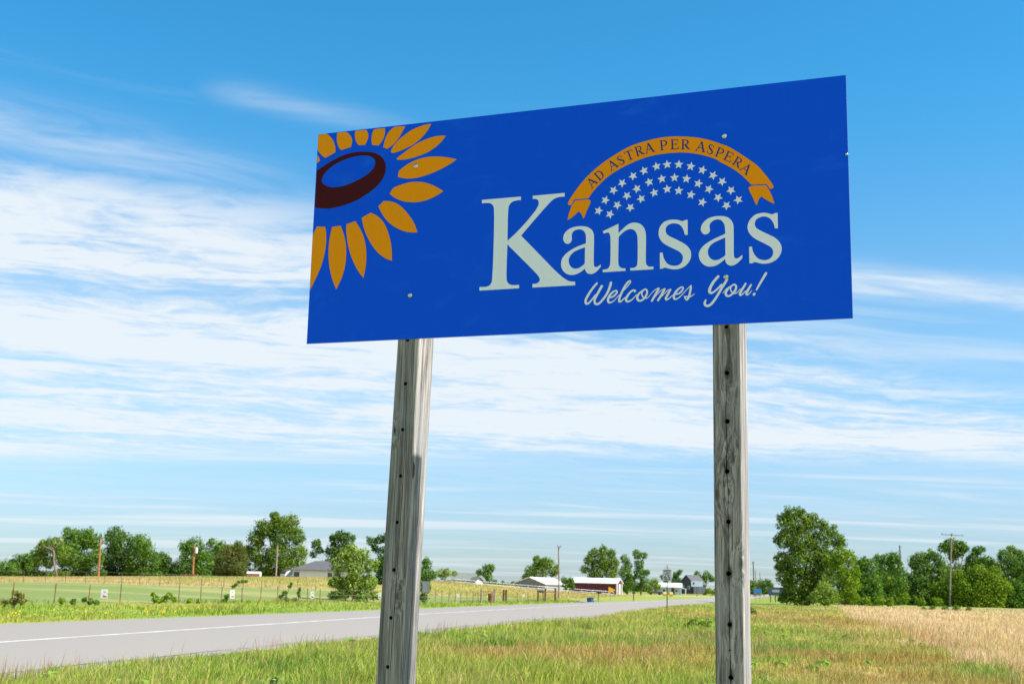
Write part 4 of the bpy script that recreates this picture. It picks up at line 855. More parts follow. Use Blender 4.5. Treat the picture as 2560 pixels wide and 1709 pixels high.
tree('umbrella_tree', [(2358,1368,10),(2370,1361,11),(2386,1358,12),(2402,1364,11),(2412,1371,8),(2377,1375,11),(2394,1378,11),(2384,1392,9)], 232, 1512, 'oak', 'tall thin tree with a flat umbrella crown behind the pole with the crossarm', group=GR2, skirt=25)
tree('broadleaf_tree', [(2441,1375,9),(2455,1371,7),(2431,1396,15),(2461,1401,15),(2446,1420,19),(2420,1415,11)], 235, 1515, 'mid', 'pointed thicket tree just right of the pole with the crossarm', group=GR2, skirt=25)
tree('broadleaf_tree', [(2511,1387,13),(2531,1377,12),(2551,1387,13),(2521,1410,20),(2551,1420,19),(2541,1450,23),(2580,1410,25),(2590,1450,28)], 232, 1516, 'blue', 'tall thicket tree at the right edge of the photo', group=GR2, skirt=25)
tree('broadleaf_bush', [(2391,1437,14),(2386,1460,18),(2381,1490,17)], 216, 1516, 'yellow', 'narrow yellow green bush right behind the crossarm pole', cat='bush', group=GR2, skirt=25)
tree('broadleaf_bush', [(2446,1431,18),(2471,1441,20),(2441,1460,24),(2481,1470,24),(2451,1495,20),(2491,1495,18),(2421,1480,16)], 214, 1517, 'yellow', 'biggest yellow green bush in front of the right thicket', cat='bush', group=GR2, skirt=25)
tree('broadleaf_bush', [(2541,1482,20),(2556,1500,18),(2521,1502,14),(2585,1490,24)], 218, 1518, 'mid', 'low dark bush at the right edge below the tall tree', cat='bush', group=GR2, skirt=25)
tree('broadleaf_bush', [(2262,1492,14),(2300,1503,12),(2345,1503,13)], 200, 1514, 'yellow', 'low yellow scrub between the feet of the two right poles', cat='bush', group=GR2, trunk=False)
tree('broadleaf_bush', [(2165,1502,12),(2200,1503,12),(2225,1504,11)], 192, 1514, 'lime', 'low bright scrub right of the lime green tree', cat='bush', group=GR2, trunk=False)
tree('weed_clump', [(2330,1520,8),(2360,1522,9),(2390,1522,10),(2420,1524,8),(2310,1521,6)], 150, 1530, 'blue', 'grey green weed clump in the straw meadow below the crossarm pole', cat='weeds', leaf=0.16, trunk=False)
tree('broadleaf_tree', [(2252,1432,15),(2268,1446,18),(2240,1452,16)], 252, 1512, 'mid', 'thicket tree in the gap just right of the plain pole', group=GR2, skirt=25)
tree('broadleaf_tree', [(2362,1420,14),(2396,1424,15),(2376,1442,20),(2412,1448,17)], 254, 1512, 'mid', 'thicket tree filling in below the flat umbrella crown', group=GR2, skirt=25)
tree('broadleaf_tree', [(2487,1412,13),(2496,1431,16),(2474,1442,15)], 254, 1512, 'oak', 'thicket tree in the gap left of the tall tree at the right edge', group=GR2, skirt=25)
GR3 = 'shrubs along the wire fence'
def shrub(circ, base_py, pal, label, cat='shrub', leaf=0.13, trunk=True, name='roadside_shrub'):
    cx_ = sum(c[0] for c in circ) / len(circ); g = G(cx_, base_py)
    return tree(name, circ, g.y, base_py, pal, label, cat, GR3, leaf=leaf, dens=1.3, trunk=trunk)
shrub([(37,1482,8),(53,1488,9),(30,1502,10),(58,1502,8),(10,1507,8),(45,1497,8)], 1522, 'dry', 'straggly half dry shrub at the left edge of the photo')
shrub([(153,1498,6),(157,1503,6)], 1512, 'lime', 'small bright shrub between the first fence posts on the left', trunk=False)
shrub([(184,1503,7)], 1512, 'mid', 'small dull shrub left of the nearest white notice', trunk=False)
shrub([(212,1499,6),(228,1503,8),(241,1505,7)], 1512, 'mid', 'low weedy shrub under the largest white notice', trunk=False)
shrub([(383,1485,5),(387,1496,8),(396,1501,7)], 1508, 'lime', 'upright bright shrub left of the round bright shrub')
shrub([(423,1489,9),(412,1496,8),(436,1497,8)], 1507, 'lime', 'round bright green shrub on the fence line', trunk=False)
shrub([(472,1501,6)], 1509, 'lime', 'tiny left one of a pair of small shrubs', trunk=False)
shrub([(496,1501,6)], 1509, 'lime', 'tiny right one of a pair of small shrubs', trunk=False)
sap = shrub([(568,1489,6),(562,1499,6),(566,1494,5)], 1507, 'mid', 'sapling with a long branch arching to the right above a white notice')
_g = sap.location.y
V, F, col = leaf_cloud([(584,1465,3.5),(590,1460,3.5),(597,1455,3.5),(606,1452,3.5),(615,1452,3)], _g, .3, .13, 1.4, 0, np.random.default_rng(3), PALS['mid'])
link('branch', mesh_np('branch', V - np.array(sap.location), F, col), LEAF, sap)
shrub([(703,1491,7),(711,1481,6),(724,1466,4),(728,1458,3),(716,1498,8),(736,1498,7)], 1504, 'mid', 'scraggly leaning weed shrub left of the large pale bush')
shrub([(747,1480,4.5),(750,1472,3.5),(748,1488,3.5)], 1504, 'oak', 'single thin upright weed by the fence left of the large pale bush', cat='weed')
shrub([(1716,1560,6),(1729,1556,9),(1743,1554,10),(1757,1557,9),(1770,1561,6)], 1570, 'pale', 'leafy weed clump in the verge left of the right sign post', cat='weeds', leaf=0.12, trunk=False, name='weed_clump')
shrub([(1879,1524,8),(1885,1530,7)], 1536, 'blue', 'small dark shrub in the verge right of the right sign post', leaf=0.14, trunk=False)
# a far-off wood along the horizon
rs = np.random.default_rng(77); circ = []
for px in np.arange(1000, 1960, 7.0):
    circ.append((px + rs.uniform(-3, 3), hor(px) + 4 - rs.uniform(0, 9), rs.uniform(5, 8)))
V, F, col = leaf_cloud(circ, 820, 1.0, 1.6, 1.2, -3, rs, PALS['blue'])
tag(link('distant_wood', mesh_np('distant_wood', V, F, col), LEAF), 'low far off wood along the horizon', 'wood', kind='stuff')

# ------------------------------------------------------------------ fences
fence = empty('wire_fence', _fp[2], 'rusty steel post and wire fence along the far verge of the road', 'fence')
fo = fence.location
TPOSTS = [i for i in range(len(FENCE_PIX)) if i not in (23, 24, 25, 28, 29, 30, 14)]
for i in TPOSTS:
    p = _fp[i]; mb = MB(fo); h = 1.0 + 0.12 * random.random(); lx = random.uniform(-.04, .04)
    mb.add([p + Vector(v) for v in ((-.024, 0, -.3), (.024, 0, -.3), (.024 + lx, 0, h), (-.024 + lx, 0, h), (-.024, .03, -.3), (.024, .03, -.3), (.024 + lx, .03, h), (-.024 + lx, .03, h))], [(0, 1, 2, 3), (5, 4, 7, 6), (1, 5, 6, 2), (4, 0, 3, 7), (3, 2, 6, 7)])
    mb.box((p.x + lx * .5, p.y + .05, p.z + h / 2 - .1), (.012, .05, h))
    mb.build('post', RUST, fence)
for hh in (0.25, 0.55, 0.95):
    mb = MB(fo); mb.tube([p + Vector((0, -.01, hh)) for p in _fp[:24]], 0.008, 4, False); mb.build('wire', WIRE, fence)
mb = MB(fo); mb.tube([p + Vector((0, -.01, .95)) for p in _fp[25:29]], 0.008, 4, False); mb.build('wire', WIRE, fence)
# gates and timber braces of the fence
for i, (nm, mat, rr, hh) in {23: ('timber_post', FWOOD, .10, 1.25), 24: ('timber_post', FWOOD, .10, 1.25), 25: ('timber_post', FWOODR, .10, 1.25), 28: ('timber_post', FWOODR, .10, 1.3), 29: ('timber_post', FWOODR, .10, 1.45), 30: ('timber_post', FWOODR, .11, 1.5)}.items():
    p = _fp[i]; mb = MB(fo); mb.tube([p - Vector((0, 0, .3)), p + Vector((0, 0, hh))], rr, 8); mb.build(nm, mat, fence)
for i, j in ((23, 24), (28, 29), (29, 30)):
    a, b = _fp[i] + Vector((0, -.02, 1.05)), _fp[j] + Vector((0, -.02, 1.05)); mb = MB(fo); mb.tube([a, b], .045, 6); mb.build('rail', FWOODR, fence)
p2 = G(1258.5, 1505); mb = MB(fo); mb.tube([p2 - Vector((0, 0, .3)), p2 + Vector((0, 0, 1.25))], .10, 8); mb.build('timber_post', FWOODR, fence)
a = _fp[24] + Vector((0, -.02, 1.0)); b = p2 + Vector((0, -.02, 1.0)); mb = MB(fo); mb.tube([a, b], .03, 6); mb.build('rail', RUST, fence)
# second, faint wire fence at the edge of the hay
hf_pts = [D(px, float(np.interp(D(px, 100).x / 100, HB_A, HB_Y)) - 1.0) for px in (-60, 60, 115, 165, 215, 262, 305, 350, 400, 450, 505, 560, 610, 655, 700, 745, 790)]
hf = empty('wire_fence', hf_pts[0], 'thin dark wire fence between the mown field and the hay field', 'fence')
for p in hf_pts:
    mb = MB(hf.location); mb.tube([p - Vector((0, 0, .2)), p + Vector((0, 0, 1.0))], .022, 6); mb.build('post', DPOLE, hf)
for hh in (.5, 1.0):
    mb = MB(hf.location); mb.tube([p + Vector((0, 0, hh)) for p in hf_pts], .009, 4, False); mb.build('wire', WIRE, hf)
# pipe rail fence on the crest
PIPE = [(1075, 1441, 240), (1110, 1444, 240), (1138, 1447, 240), (1165, 1449, 242), (1190, 1451.5, 244), (1215, 1453.5, 246), (1242, 1456, 248), (1269, 1458.5, 250), (1295, 1460.5, 252), (1320, 1462.5, 254), (1345, 1464.5, 256), (1374, 1466.5, 258), (1400, 1468.5, 260), (1430, 1470.5, 262), (1453, 1472.5, 264), (1480, 1474.5, 266), (1508, 1476.5, 268), (1535, 1479, 270)]
pp = [D(px, y, -0.1) for px, py, y in PIPE]; pt = [AT(px, py, y) for px, py, y in PIPE]
pf = empty('pipe_fence', pp[0], 'pale steel pipe rail fence running down the crest of the hay field', 'fence')
for a, b in zip(pp, pt):
    mb = MB(pf.location); mb.tube([Vector((b.x, b.y, min(a.z, b.z - 1.0))), b], .055, 6); mb.build('post', GALV, pf)
for k in (0.0, 0.45):
    mb = MB(pf.location); mb.tube([b - Vector((0, 0, k)) for b in pt], .05, 6); mb.build('rail', GALV, pf)

# notices on the fence
def notice(px, py0, py1, wpx, label, turn=0.0):
    g = G(px, 1506); y = g.y - 0.12; k = y / FPX; w = wpx * k; z0, z1 = Z(px, py1, y), Z(px, py0, y); x = ray(px, 1480)[0] * y
    root = empty('notice_board', (x, y, z0), label, 'notice', 'white notices hung on the wire fence', turn)
    mb = MB(); mb.box((0, 0, (z1 - z0) / 2), (w, .012, z1 - z0)); mb.build('board', WHITE, root)
    mb = MB(); mb.box((w * .12, -.009, (z1 - z0) * .20), (w * .55, .004, (z1 - z0) * .16)); mb.box((-w * .1, -.009, (z1 - z0) * .32), (w * .25, .004, (z1 - z0) * .08)); mb.build('red_patch', REDP, root)
    mb = MB(); mb.box((w * .05, -.009, (z1 - z0) * .72), (w * .4, .004, (z1 - z0) * .07)); mb.build('print', DBLUEP, root)
notice(261, 1472, 1494.5, 16, 'largest white notice on the fence, far left')
notice(581, 1474, 1494.5, 10.5, 'white notice with red foot beside the arching sapling', 0.3)
notice(781, 1477, 1495, 8.5, 'white notice just left of the large pale bush')
notice(949.5, 1481, 1495, 7, 'white notice peeping out beside the left sign post')
notice(1145, 1484, 1496, 5.5, 'small white notice right of the left sign post')
notice(1309, 1485, 1493, 4.5, 'tiny farthest white notice before the crest')

# ------------------------------------------------------------------ poles
def pole(px0, py0, px1, py1, y, mat, label, r=None, arm=None, group='utility poles', extra=None):
    b = D(px1, y) if py1 is None else Vector(AT(px1, py1, y)); b.z = min(b.z, tz(b.x, b.y)); t = AT(px0, py0, y)
    root = empty('utility_pole', b, label, 'pole', group); r = r or 0.15
    mb = MB(b); mb.tube([b - Vector((0, 0, .5)), b.lerp(t, .5), t], [r, r * .85, r * .7], 8); mb.build('shaft', mat, root)
    if arm:
        (ax0, ay0, ax1, ay1) = arm; A, B = AT(ax0, ay0, y), AT(ax1, ay1, y); off = Vector((0, -r, 0))
        mb = MB(b); d = (B - A); ang = math.atan2(d.y, d.x); up = Vector((0, 0, .06)); bk = Vector((0, .09, 0))
        mb.prism([-up - bk / 2, up - bk / 2, up + bk / 2, -up + bk / 2], A + off, B + off); mb.build('crossarm', mat, root)
        for k in (0.04, .5, .96) if d.length > 2 else (.1, .9):
            q = A.lerp(B, k) + off + Vector((0, 0, .06)); m2 = MB(b); m2.tube([q, q + Vector((0, 0, .08)), q + Vector((0, 0, .1)), q + Vector((0, 0, .2))], [.04, .04, .08, .05], 8); m2.build('insulator', GREYS, root)
        if d.length > 2:
            m0 = A.lerp(B, .5) + off
            for k in (.3, .7):
                m2 = MB(b); m2.tube([A.lerp(B, k) + off, m0 - Vector((0, 0, .55))], .022, 5); m2.build('brace', GALV, root)
    if extra: extra(root, b, t, y)
    return root
def transformer(root, b, t, y):
    c = AT(490, 1375, y) + Vector((.1, -.15, 0)); mb = MB(b); mb.tube([c - Vector((0, 0, .5)), c + Vector((0, 0, .45)), c + Vector((0, 0, .55))], [.28, .28, .12], 12); mb.build('transformer', pbr('pale_grey_enamel', (.55, .57, .58), .4), root)
def slant(root, b, t, y):
    mb = MB(b); mb.tube([AT(2249.5, 1373, y), AT(2232, 1391, y)], .05, 6); mb.build('brace', DPOLE, root)
    for py in (1366, 1378, 1386):
        mb = MB(b); mb.tube([AT(2249, py, y), AT(2254, py + .6, y)], .05, 6); mb.build('bracket', DPOLE, root)
pole(251.5, 1346, 246, 1440, 224, OPOLE, 'plain orange brown pole at the left without a transformer', .19)
pole(486, 1362, 481.5, 1440, 224, OPOLE, 'orange brown pole carrying a pale transformer', .19, extra=transformer)
pole(694, 1361, 688, 1472, 185, WPOLE, 'slim grey pole standing in the hay before the biggest oak', .13)
pole(1396.6, 1365, 1398, 1496, 175, WPOLE, 'slim grey pole between the sign posts, left of the red barn', .14, arm=(1393, 1366, 1403, 1366.5))
pole(2378.5, 1333, 2374, 1516, 213, WPOLE, 'tall pole with a long crossarm at the right', .17, arm=(2352, 1335, 2408, 1338.5))
pole(2249, 1362, 2257.5, 1510, 232, DPOLE, 'plain pole with a slanting brace left of the crossarm pole', .15, extra=slant)
pole(1668, 1411, 1668.5, 1486, 410, WPOLE, 'far pole with crossarms directly behind the speed limit sign', .2, arm=(1661, 1418, 1675, 1418.4))
pole(1677, 1449, 1677, 1486, 400, GALV, 'far short thin pole just right of the speed limit sign', .1)
pole(1883, 1403, 1885.5, 1486, 420, DPOLE, 'tallest far pole with a short crossarm right of the right sign post', .24, arm=(1879, 1404, 1887, 1404.2))
pole(1888.6, 1424, 1891, 1486, 440, WPOLE, 'middle one of three far poles right of the right sign post', .2)
pole(1899.5, 1430, 1903, 1486, 440, WPOLE, 'rightmost shortest of three far poles right of the right sign post', .18)
wr = MB((0, 224, 0))
for a, b, sag in (((-200, 1394), (249, 1385), 5), ((249, 1385), (484, 1397), 4)):
    wr.tube([AT(a[0] + (b[0] - a[0]) * k / 10, a[1] + (b[1] - a[1]) * k / 10 + sag * (1 - (k / 5 - 1) ** 2), 223.5) for k in range(11)], .012, 4, False)
o = wr.build('overhead_wire', WIRE); o.location = (0, 224, 0); tag(o, 'thin overhead wire strung between the two orange brown poles', 'wire')

# ------------------------------------------------------------------ buildings
def building(name, px, y, base_z, yaw, label, L, Dp, wall_h, rise, wall_m, roof_m, over=.35, hip=False, ridge='x', wins=(), gable_m=None, door=None):
    """local x = along the front, y = depth, front at -Dp/2; ridge along x or y"""
    p = D(px, y); loc = Vector((p.x, p.y, base_z)); root = empty(name, loc, label, 'building', rz=yaw)
    mb = MB(); mb.box((0, 0, wall_h / 2), (L, Dp, wall_h)); mb.build('wall', wall_m, root)
    hx, hy = L / 2 + over, Dp / 2 + over; e = wall_h - .02; mb = MB(); th = .14
    if hip:
        k = hy * .95; V = [(-hx, -hy, e), (hx, -hy, e), (hx, hy, e), (-hx, hy, e), (-hx + k, 0, e + rise), (hx - k, 0, e + rise)]
        V += [(v[0], v[1], e - th) for v in V[:4]]
        mb.add(V, [(0, 1, 5, 4), (1, 2, 5), (2, 3, 4, 5), (3, 0, 4), (6, 7, 1, 0), (7, 8, 2, 1), (8, 9, 3, 2), (9, 6, 0, 3), (9, 8, 7, 6)])
        mb.build('roof', roof_m, root)
    else:
        for s in (-1, 1):
            mb = MB()
            if ridge == 'x': q = [(-hx, s * hy, e), (hx, s * hy, e), (hx, 0, e + rise), (-hx, 0, e + rise)]
            else: q = [(s * hx, -hy, e), (s * hx, hy, e), (0, hy, e + rise), (0, -hy, e + rise)]
            V = q + [(a, b, c + th) for a, b, c in q]; mb.add(V, [(0, 1, 2, 3), (7, 6, 5, 4), (0, 4, 5, 1), (1, 5, 6, 2), (2, 6, 7, 3), (3, 7, 4, 0)]); mb.build('roof', roof_m, root)
        r2 = rise * (1 - over / (hy if ridge == 'x' else hx)) - .02; mb = MB()
        if ridge == 'x':
            for s in (-1, 1): mb.prism([Vector((0, -Dp / 2, wall_h)), Vector((0, Dp / 2, wall_h)), Vector((0, 0, wall_h + r2))], (s * (L / 2 - .06), 0, .001), (s * (L / 2), 0, .001))
        else:
            for s in (-1, 1): mb.prism([Vector((-L / 2, 0, wall_h)), Vector((L / 2, 0, wall_h)), Vector((0, 0, wall_h + r2))], (0, s * (Dp / 2 - .06), .001), (0, s * (Dp / 2), .001))
        mb.build('gable', gable_m or wall_m, root)
    for (wx, wz, ww, wh) in wins:
        mb = MB(); f = .09; yy = -Dp / 2 - .03
        for bx, bz, bw, bh in ((wx - ww / 2, wz, f, wh + f), (wx + ww / 2, wz, f, wh + f), (wx, wz - wh / 2, ww - f, f), (wx, wz + wh / 2, ww - f, f)): mb.box((bx, yy, bz), (bw, .07, bh))
        fr = mb.build('window', WHITE, root); mb = MB(); mb.box((wx, yy + .01, wz), (ww - f, .03, wh - f)); mb.build('pane', GLASS, fr)
    if door:
        dx, dw, dh, dm = door; mb = MB(); mb.box((dx, -Dp / 2 - .03, dh / 2), (dw, .06, dh)); mb.build('door', dm, root)
    return root
# hip-roofed house
hz = Z(820, 1424.5, 220) - 2.7
h = building('ranch_house', 822, 224, hz, 0.12, 'low hip roofed house with pale siding over brown brick behind the large pale bush', 12.6, 8.0, 2.7, 1.65, SIDE, SHING, .6, True, wins=((-5.6, 1.85, 1.1, 1.0), (0.2, 1.85, .9, 1.0), (1.7, 1.85, .9, 1.0), (4.6, 1.85, 1.4, 1.0)))
mb = MB(); mb.box((0, -4.05, 1.27 / 2 - .3), (12.66, .10, 1.27 + .6)); mb.build('brick_wainscot', BRICKM, h)
mb = MB(); mb.box((2.2, -.4, 4.4), (.5, .5, .7)); mb.build('vent', SHING, h)
# gambrel / barrel shed
p = D(721, 228); s = empty('barrel_shed', (p.x, p.y, p.z - .25), 'small white shed with a rounded grey roof left of the hip roofed house', 'shed', rz=0.5)
prof = [(-1.15, 0), (1.15, 0), (1.15, 1.0), (.95, 1.35), (.6, 1.62), (0, 1.75), (-.6, 1.62), (-.95, 1.35), (-1.15, 1.0)]
mb = MB(); mb.prism([Vector((x, 0, z)) for x, z in prof], (0, -1.4, 0), (0, 1.4, 0)); mb.build('wall', WHITE, s)
mb = MB(); pr = prof[2:]; 
for i in range(len(pr) - 1):
    (x0, z0), (x1, z1) = pr[i], pr[i + 1]; k = 1.04
    mb.add([(x0 * k, -1.5, z0 * k), (x1 * k, -1.5, z1 * k), (x1 * k, 1.5, z1 * k), (x0 * k, 1.5, z0 * k)], [(0, 3, 2, 1)])
mb.build('roof', SHING, s)
mb = MB(); mb.box((0, -1.43, .65), (.9, .05, 1.3)); mb.build('door', SIDE, s)
# propane tank beside the shed
p = D(735, 224); t = empty('propane_tank', (p.x, p.y, p.z), 'small white propane tank in front of the rounded shed', 'tank')
mb = MB(); mb.tube([(-.75, 0, .45), (-.65, 0, .45), (-.5, 0, .45), (.5, 0, .45), (.65, 0, .45), (.75, 0, .45)], [.08, .26, .34, .34, .26, .08], 12); mb.build('body', WHITE, t, True)
mb = MB(); mb.box((-.4, 0, .1), (.12, .4, .2)); mb.box((.4, 0, .1), (.12, .4, .2)); mb.build('cradle', BRICKM, t)
# white-topped trailer at the oak
p = D(634, 224); t = empty('farm_trailer', (p.x, p.y, p.z - .1), 'low trailer with a rounded white top and rusty red side left of the big oak', 'trailer')
mb = MB(); mb.box((0, 0, .55), (2.3, 1.4, .55)); mb.build('side', pbr('rusty_red_side', (.30, .13, .09), .8), t)
mb = MB(); mb.prism([Vector((0, -.75, .83)), Vector((0, .75, .83)), Vector((0, .6, 1.08)), Vector((0, .25, 1.2)), Vector((0, -.25, 1.2)), Vector((0, -.6, 1.08))], (-1.18, 0, 0), (1.18, 0, 0)); mb.build('top', WHITE, t)
mb = MB(); mb.box((1.19, 0, .6), (.06, 1.3, .75)); mb.build('tailgate', WHITE, t)
for sx2 in (-.6, .5):
    mb = MB(); mb.tube([(sx2, -.78, .22), (sx2, -.62, .22)], .22, 12); mb.build('wheel', RUBBER, t)
# red implement by the transformer pole
p = D(474, 222); t = empty('farm_implement', p, 'low red farm implement at the foot of the transformer pole', 'machine')
mb = MB(); mb.box((-.4, 0, .45), (2.2, .9, .22)); mb.box((-1.2, 0, .3), (.3, .8, .5)); mb.tube([(.7, 0, .5), (1.6, 0, .35)], .06, 6); mb.build('frame', pbr('faded_red', (.28, .06, .05), .7), t)
for xx in (-1.1, -.2, .5):
    mb = MB(); mb.tube([(xx, -.5, .28), (xx, -.38, .28)], .28, 12); mb.build('wheel', RUBBER, t)
# greenish house on the crest
hz = Z(1165, 1451, 268) - 2.4
building('farm_house', 1164, 270, hz, -0.2, 'low house with a greenish grey roof on the crest right of the left sign post', 4.6, 5.0, 2.4, 1.6, SIDE, SHING2, .4)
hz = Z(1192, 1454, 264) - 2.2
building('farm_wing', 1191, 266, hz, 0.5, 'small grey roofed wing with pale walls at the right end of the greenish house', 2.0, 2.6, 2.2, 1.0, WHITE, SHING2, .3, ridge='y')
# grey barn with white roof
hz = Z(1344, 1459.5, 292) - 3.0
building('grey_barn', 1352, 296, hz, -0.55, 'grey gabled barn with a shining white metal roof left of the slim pole', 8.2, 10.5, 3.0, 1.5, GREYS, WMETAL, .35, ridge='y', door=(0, 2.6, 2.4, DARKS))
# red barn
bz = Z(1500, 1485, 328)
rb = building('red_barn', 1489, 332, bz, -0.33, 'long dark red barn with a white metal roof and a white trimmed end', 12.9, 6.0, 2.85, 1.3, REDM, WMETAL, .35)
mb = MB(); mb.box((6.53, 0, 1.5), (.06, 1.6, 2.6)); mb.build('door', WHITE, rb)
mb = MB(); mb.box((6.54, -2.6, 1.5), (.08, .5, 2.9)); mb.box((6.54, 2.6, 1.5), (.08, .5, 2.9)); mb.box((6.5, -3.03, 1.5), (.3, .06, 2.9)); mb.build('trim', WHITE, rb)
for i in range(12):
    mb = MB(); mb.box((-6 + i * 1.08, -3.02, 1.45), (.06, .04, 2.85)); mb.build('batten', REDM, rb)
# pale blue shop
bz = Z(1670, 1485, 378) - .05
bb = building('blue_shop', 1671, 382, bz, -0.18, 'pale blue building with a low white roof and a porch behind the speed limit sign', 7.6, 6.0, 2.2, 1.2, LBLUE, WMETAL, .4, wins=((-1.2, 1.2, .8, .8), (2.6, 1.2, .8, .8)), door=(1.5, 1.0, 2.0, DARKS))
mb = MB(); mb.add([(3.9, -3.2, 2.15), (5.4, -3.2, 1.7), (5.4, 1.5, 1.7), (3.9, 1.5, 2.15), (3.9, -3.2, 2.25), (5.4, -3.2, 1.8), (5.4, 1.5, 1.8), (3.9, 1.5, 2.25)], [(3, 2, 1, 0), (4, 5, 6, 7), (0, 1, 5, 4), (1, 2, 6, 5), (2, 3, 7, 6), (3, 0, 4, 7)]); mb.build('porch_roof', WMETAL, bb)
for yy in (-3.0, 1.3):
    mb = MB(); mb.box((5.25, yy, .85), (.14, .14, 1.7)); mb.build('porch_post', WHITE, bb)
# dark house
bz = Z(1730, 1483, 398) - .1
dh = building('dark_house', 1731, 402, bz, -0.75, 'tall dark grey house with a steep light grey roof left of the right sign post', 5.6, 6.5, 2.9, 3.0, DARKS, SHING, .35, ridge='y', wins=((-1.4, 2.0, 1.0, .9), (.9, 2.0, .8, .9)), door=(2.0, .9, 2.0, BLACKP))
mb = MB(); mb.box((-2.0, 1.2, 4.6), (.6, .6, 1.6)); mb.build('chimney', LBLUE, dh)

# ------------------------------------------------------------------ roadside things
def text_mesh(s, size):
    c = bpy.data.curves.new('txt', 'FONT'); c.body = s; c.size = size; c.align_x = 'CENTER'; c.align_y = 'CENTER'; c.extrude = 0.004; c.offset = 0.018 * size
    o = bpy.data.objects.new('txt', c); COL.objects.link(o); dg = bpy.context.evaluated_depsgraph_get()
    me = bpy.data.meshes.new_from_object(o.evaluated_get(dg)); bpy.data.objects.remove(o); return me
g = G(1667, 1527); yS = g.y
sp = empty('speed_limit_sign', g, 'white speed limit 65 sign on a single post in the right hand verge', 'sign', rz=-0.36)
zb, zt_ = Z(1667.5, 1450.5, yS) - g.z, Z(1667.5, 1422.5, yS) - g.z; wS = 22 * yS / FPX; hS = zt_ - zb; xo = AT(1668, 1440, yS).x - g.x
mb = MB(); mb.box((xo, 0, zb + hS / 2), (wS, .012, hS)); mb.build('board', SIGNW, sp)
mb = MB(); f = .018
for bx, bz, bw, bh in ((xo, zb + .04, wS - .07, f), (xo, zt_ - .04, wS - .07, f), (xo - wS / 2 + .04, zb + hS / 2, f, hS - .1), (xo + wS / 2 - .04, zb + hS / 2, f, hS - .1)): mb.box((bx, -.009, bz), (bw, .005, bh))
mb.build('border', BLACKP, sp)
for s_, z_, size in (('SPEED', .84, .20), ('LIMIT', .62, .20), ('65', .27, .54)):
    o = link('lettering', text_mesh(s_, size * wS / .72), BLACKP, sp); o.rotation_euler = (math.pi / 2, 0, 0); o.location = (xo, -.012, zb + hS * z_)
mb = MB(); mb.box((xo * .5, .05, (zt_ - .1) / 2 - .2), (.075, .05, zt_ + .3)); mb.build('post', DPOLE, sp)
# sign seen from behind
y = 96.0; b = D(1063, y); q = AT(1064.5, 1466, y)
t = empty('road_sign', b, 'dark grey back of a road sign just right of the left sign post', 'sign', rz=0.45)
mb = MB(); mb.box((q.x - b.x, 0, q.z - b.z), (.56, .02, .86)); mb.build('board', SIGNBK, t); mb = MB(); mb.box((q.x - b.x, .05, (q.z - b.z) / 2), (.06, .05, q.z - b.z + .8)); mb.build('post', DPOLE, t)
# yellow pennant
g = G(1528, 1501); y = g.y; k = y / FPX; c = AT(1530, 1474, y) - g
t = empty('pennant_sign', g, 'yellow pennant road sign pointing right in front of the red barn', 'sign')
mb = MB(); mb.prism([Vector((-8.5 * k, 0, 8 * k)), Vector((-8.5 * k, 0, -8 * k)), Vector((9.5 * k, 0, .4 * k))], (c.x, -.01, c.z), (c.x, .01, c.z)); mb.build('board', YEL, t)
mb = MB(); mb.box((c.x - 4 * k, .06, c.z / 2), (.07, .05, c.z + .5)); mb.build('post', GALV, t)
# mailboxes
def mailbox(px, py, bw, label, turn):
    g = G(px, py); t = empty('mailbox', g, label, 'mailbox', 'mailboxes beside the road', turn); h_ = 1.0
    pr = [(-.11, 0), (.11, 0), (.11, .16), (.08, .23), (0, .26), (-.08, .23), (-.11, .16)]
    mb = MB(); mb.prism([Vector((0, a, h_ + b * 1.15)) for a, b in pr], (-bw * .35, 0, 0), (bw * .65, 0, 0)); mb.build('box', BLACKP, t)
    mb = MB(); mb.box((0, 0, h_ / 2 - .15), (.1, .1, h_ + .3)); mb.build('post', DPOLE, t)
    mb = MB(); mb.box((bw * .2, -.13, h_ + .22), (.03, .015, .16)); mb.build('flag', REDP, t)
mailbox(1495.5, 1504, .55, 'black mailbox on a post next to the blue bin', 0.1)
mailbox(1584, 1502.5, .36, 'black mailbox on a post by itself left of the speed limit sign', 0.8)
# bin
g = G(1475.5, 1505.2); k = g.y / FPX
t = empty('wheeled_bin', g, 'blue plastic wheeled bin at the edge of the road', 'bin', rz=-0.62)
w = 12.5 * k; hB = 12 * k
mb = MB()
a_, b_ = w / 2, w / 2 * .86
mb.add([(-b_, -b_, .05), (b_, -b_, .05), (b_, b_, .05), (-b_, b_, .05), (-a_, -a_, hB * .86), (a_, -a_, hB * .95), (a_, a_, hB * .95), (-a_, a_, hB * .86)], [(3, 2, 1, 0), (4, 5, 6, 7), (0, 1, 5, 4), (1, 2, 6, 5), (2, 3, 7, 6), (3, 0, 4, 7)]); mb.build('body', BLUEP, t)
mb = MB(); e = a_ + .03
mb.add([(-e, -e, hB * .87), (e, -e, hB * .96), (e, e, hB * .96), (-e, e, hB * .87), (-e, -e, hB * .91), (e, -e, hB * 1.02), (e, e, hB * 1.02), (-e, e, hB * .91)], [(3, 2, 1, 0), (4, 5, 6, 7), (0, 1, 5, 4), (1, 2, 6, 5), (2, 3, 7, 6), (3, 0, 4, 7)]); mb.build('lid', DBLUEP, t)
for yy in (-.3, .3):
    mb = MB(); mb.tube([(b_ - .02, yy - .03, .1), (b_ - .02, yy + .03, .1)], .1, 12); mb.build('wheel', RUBBER, t)
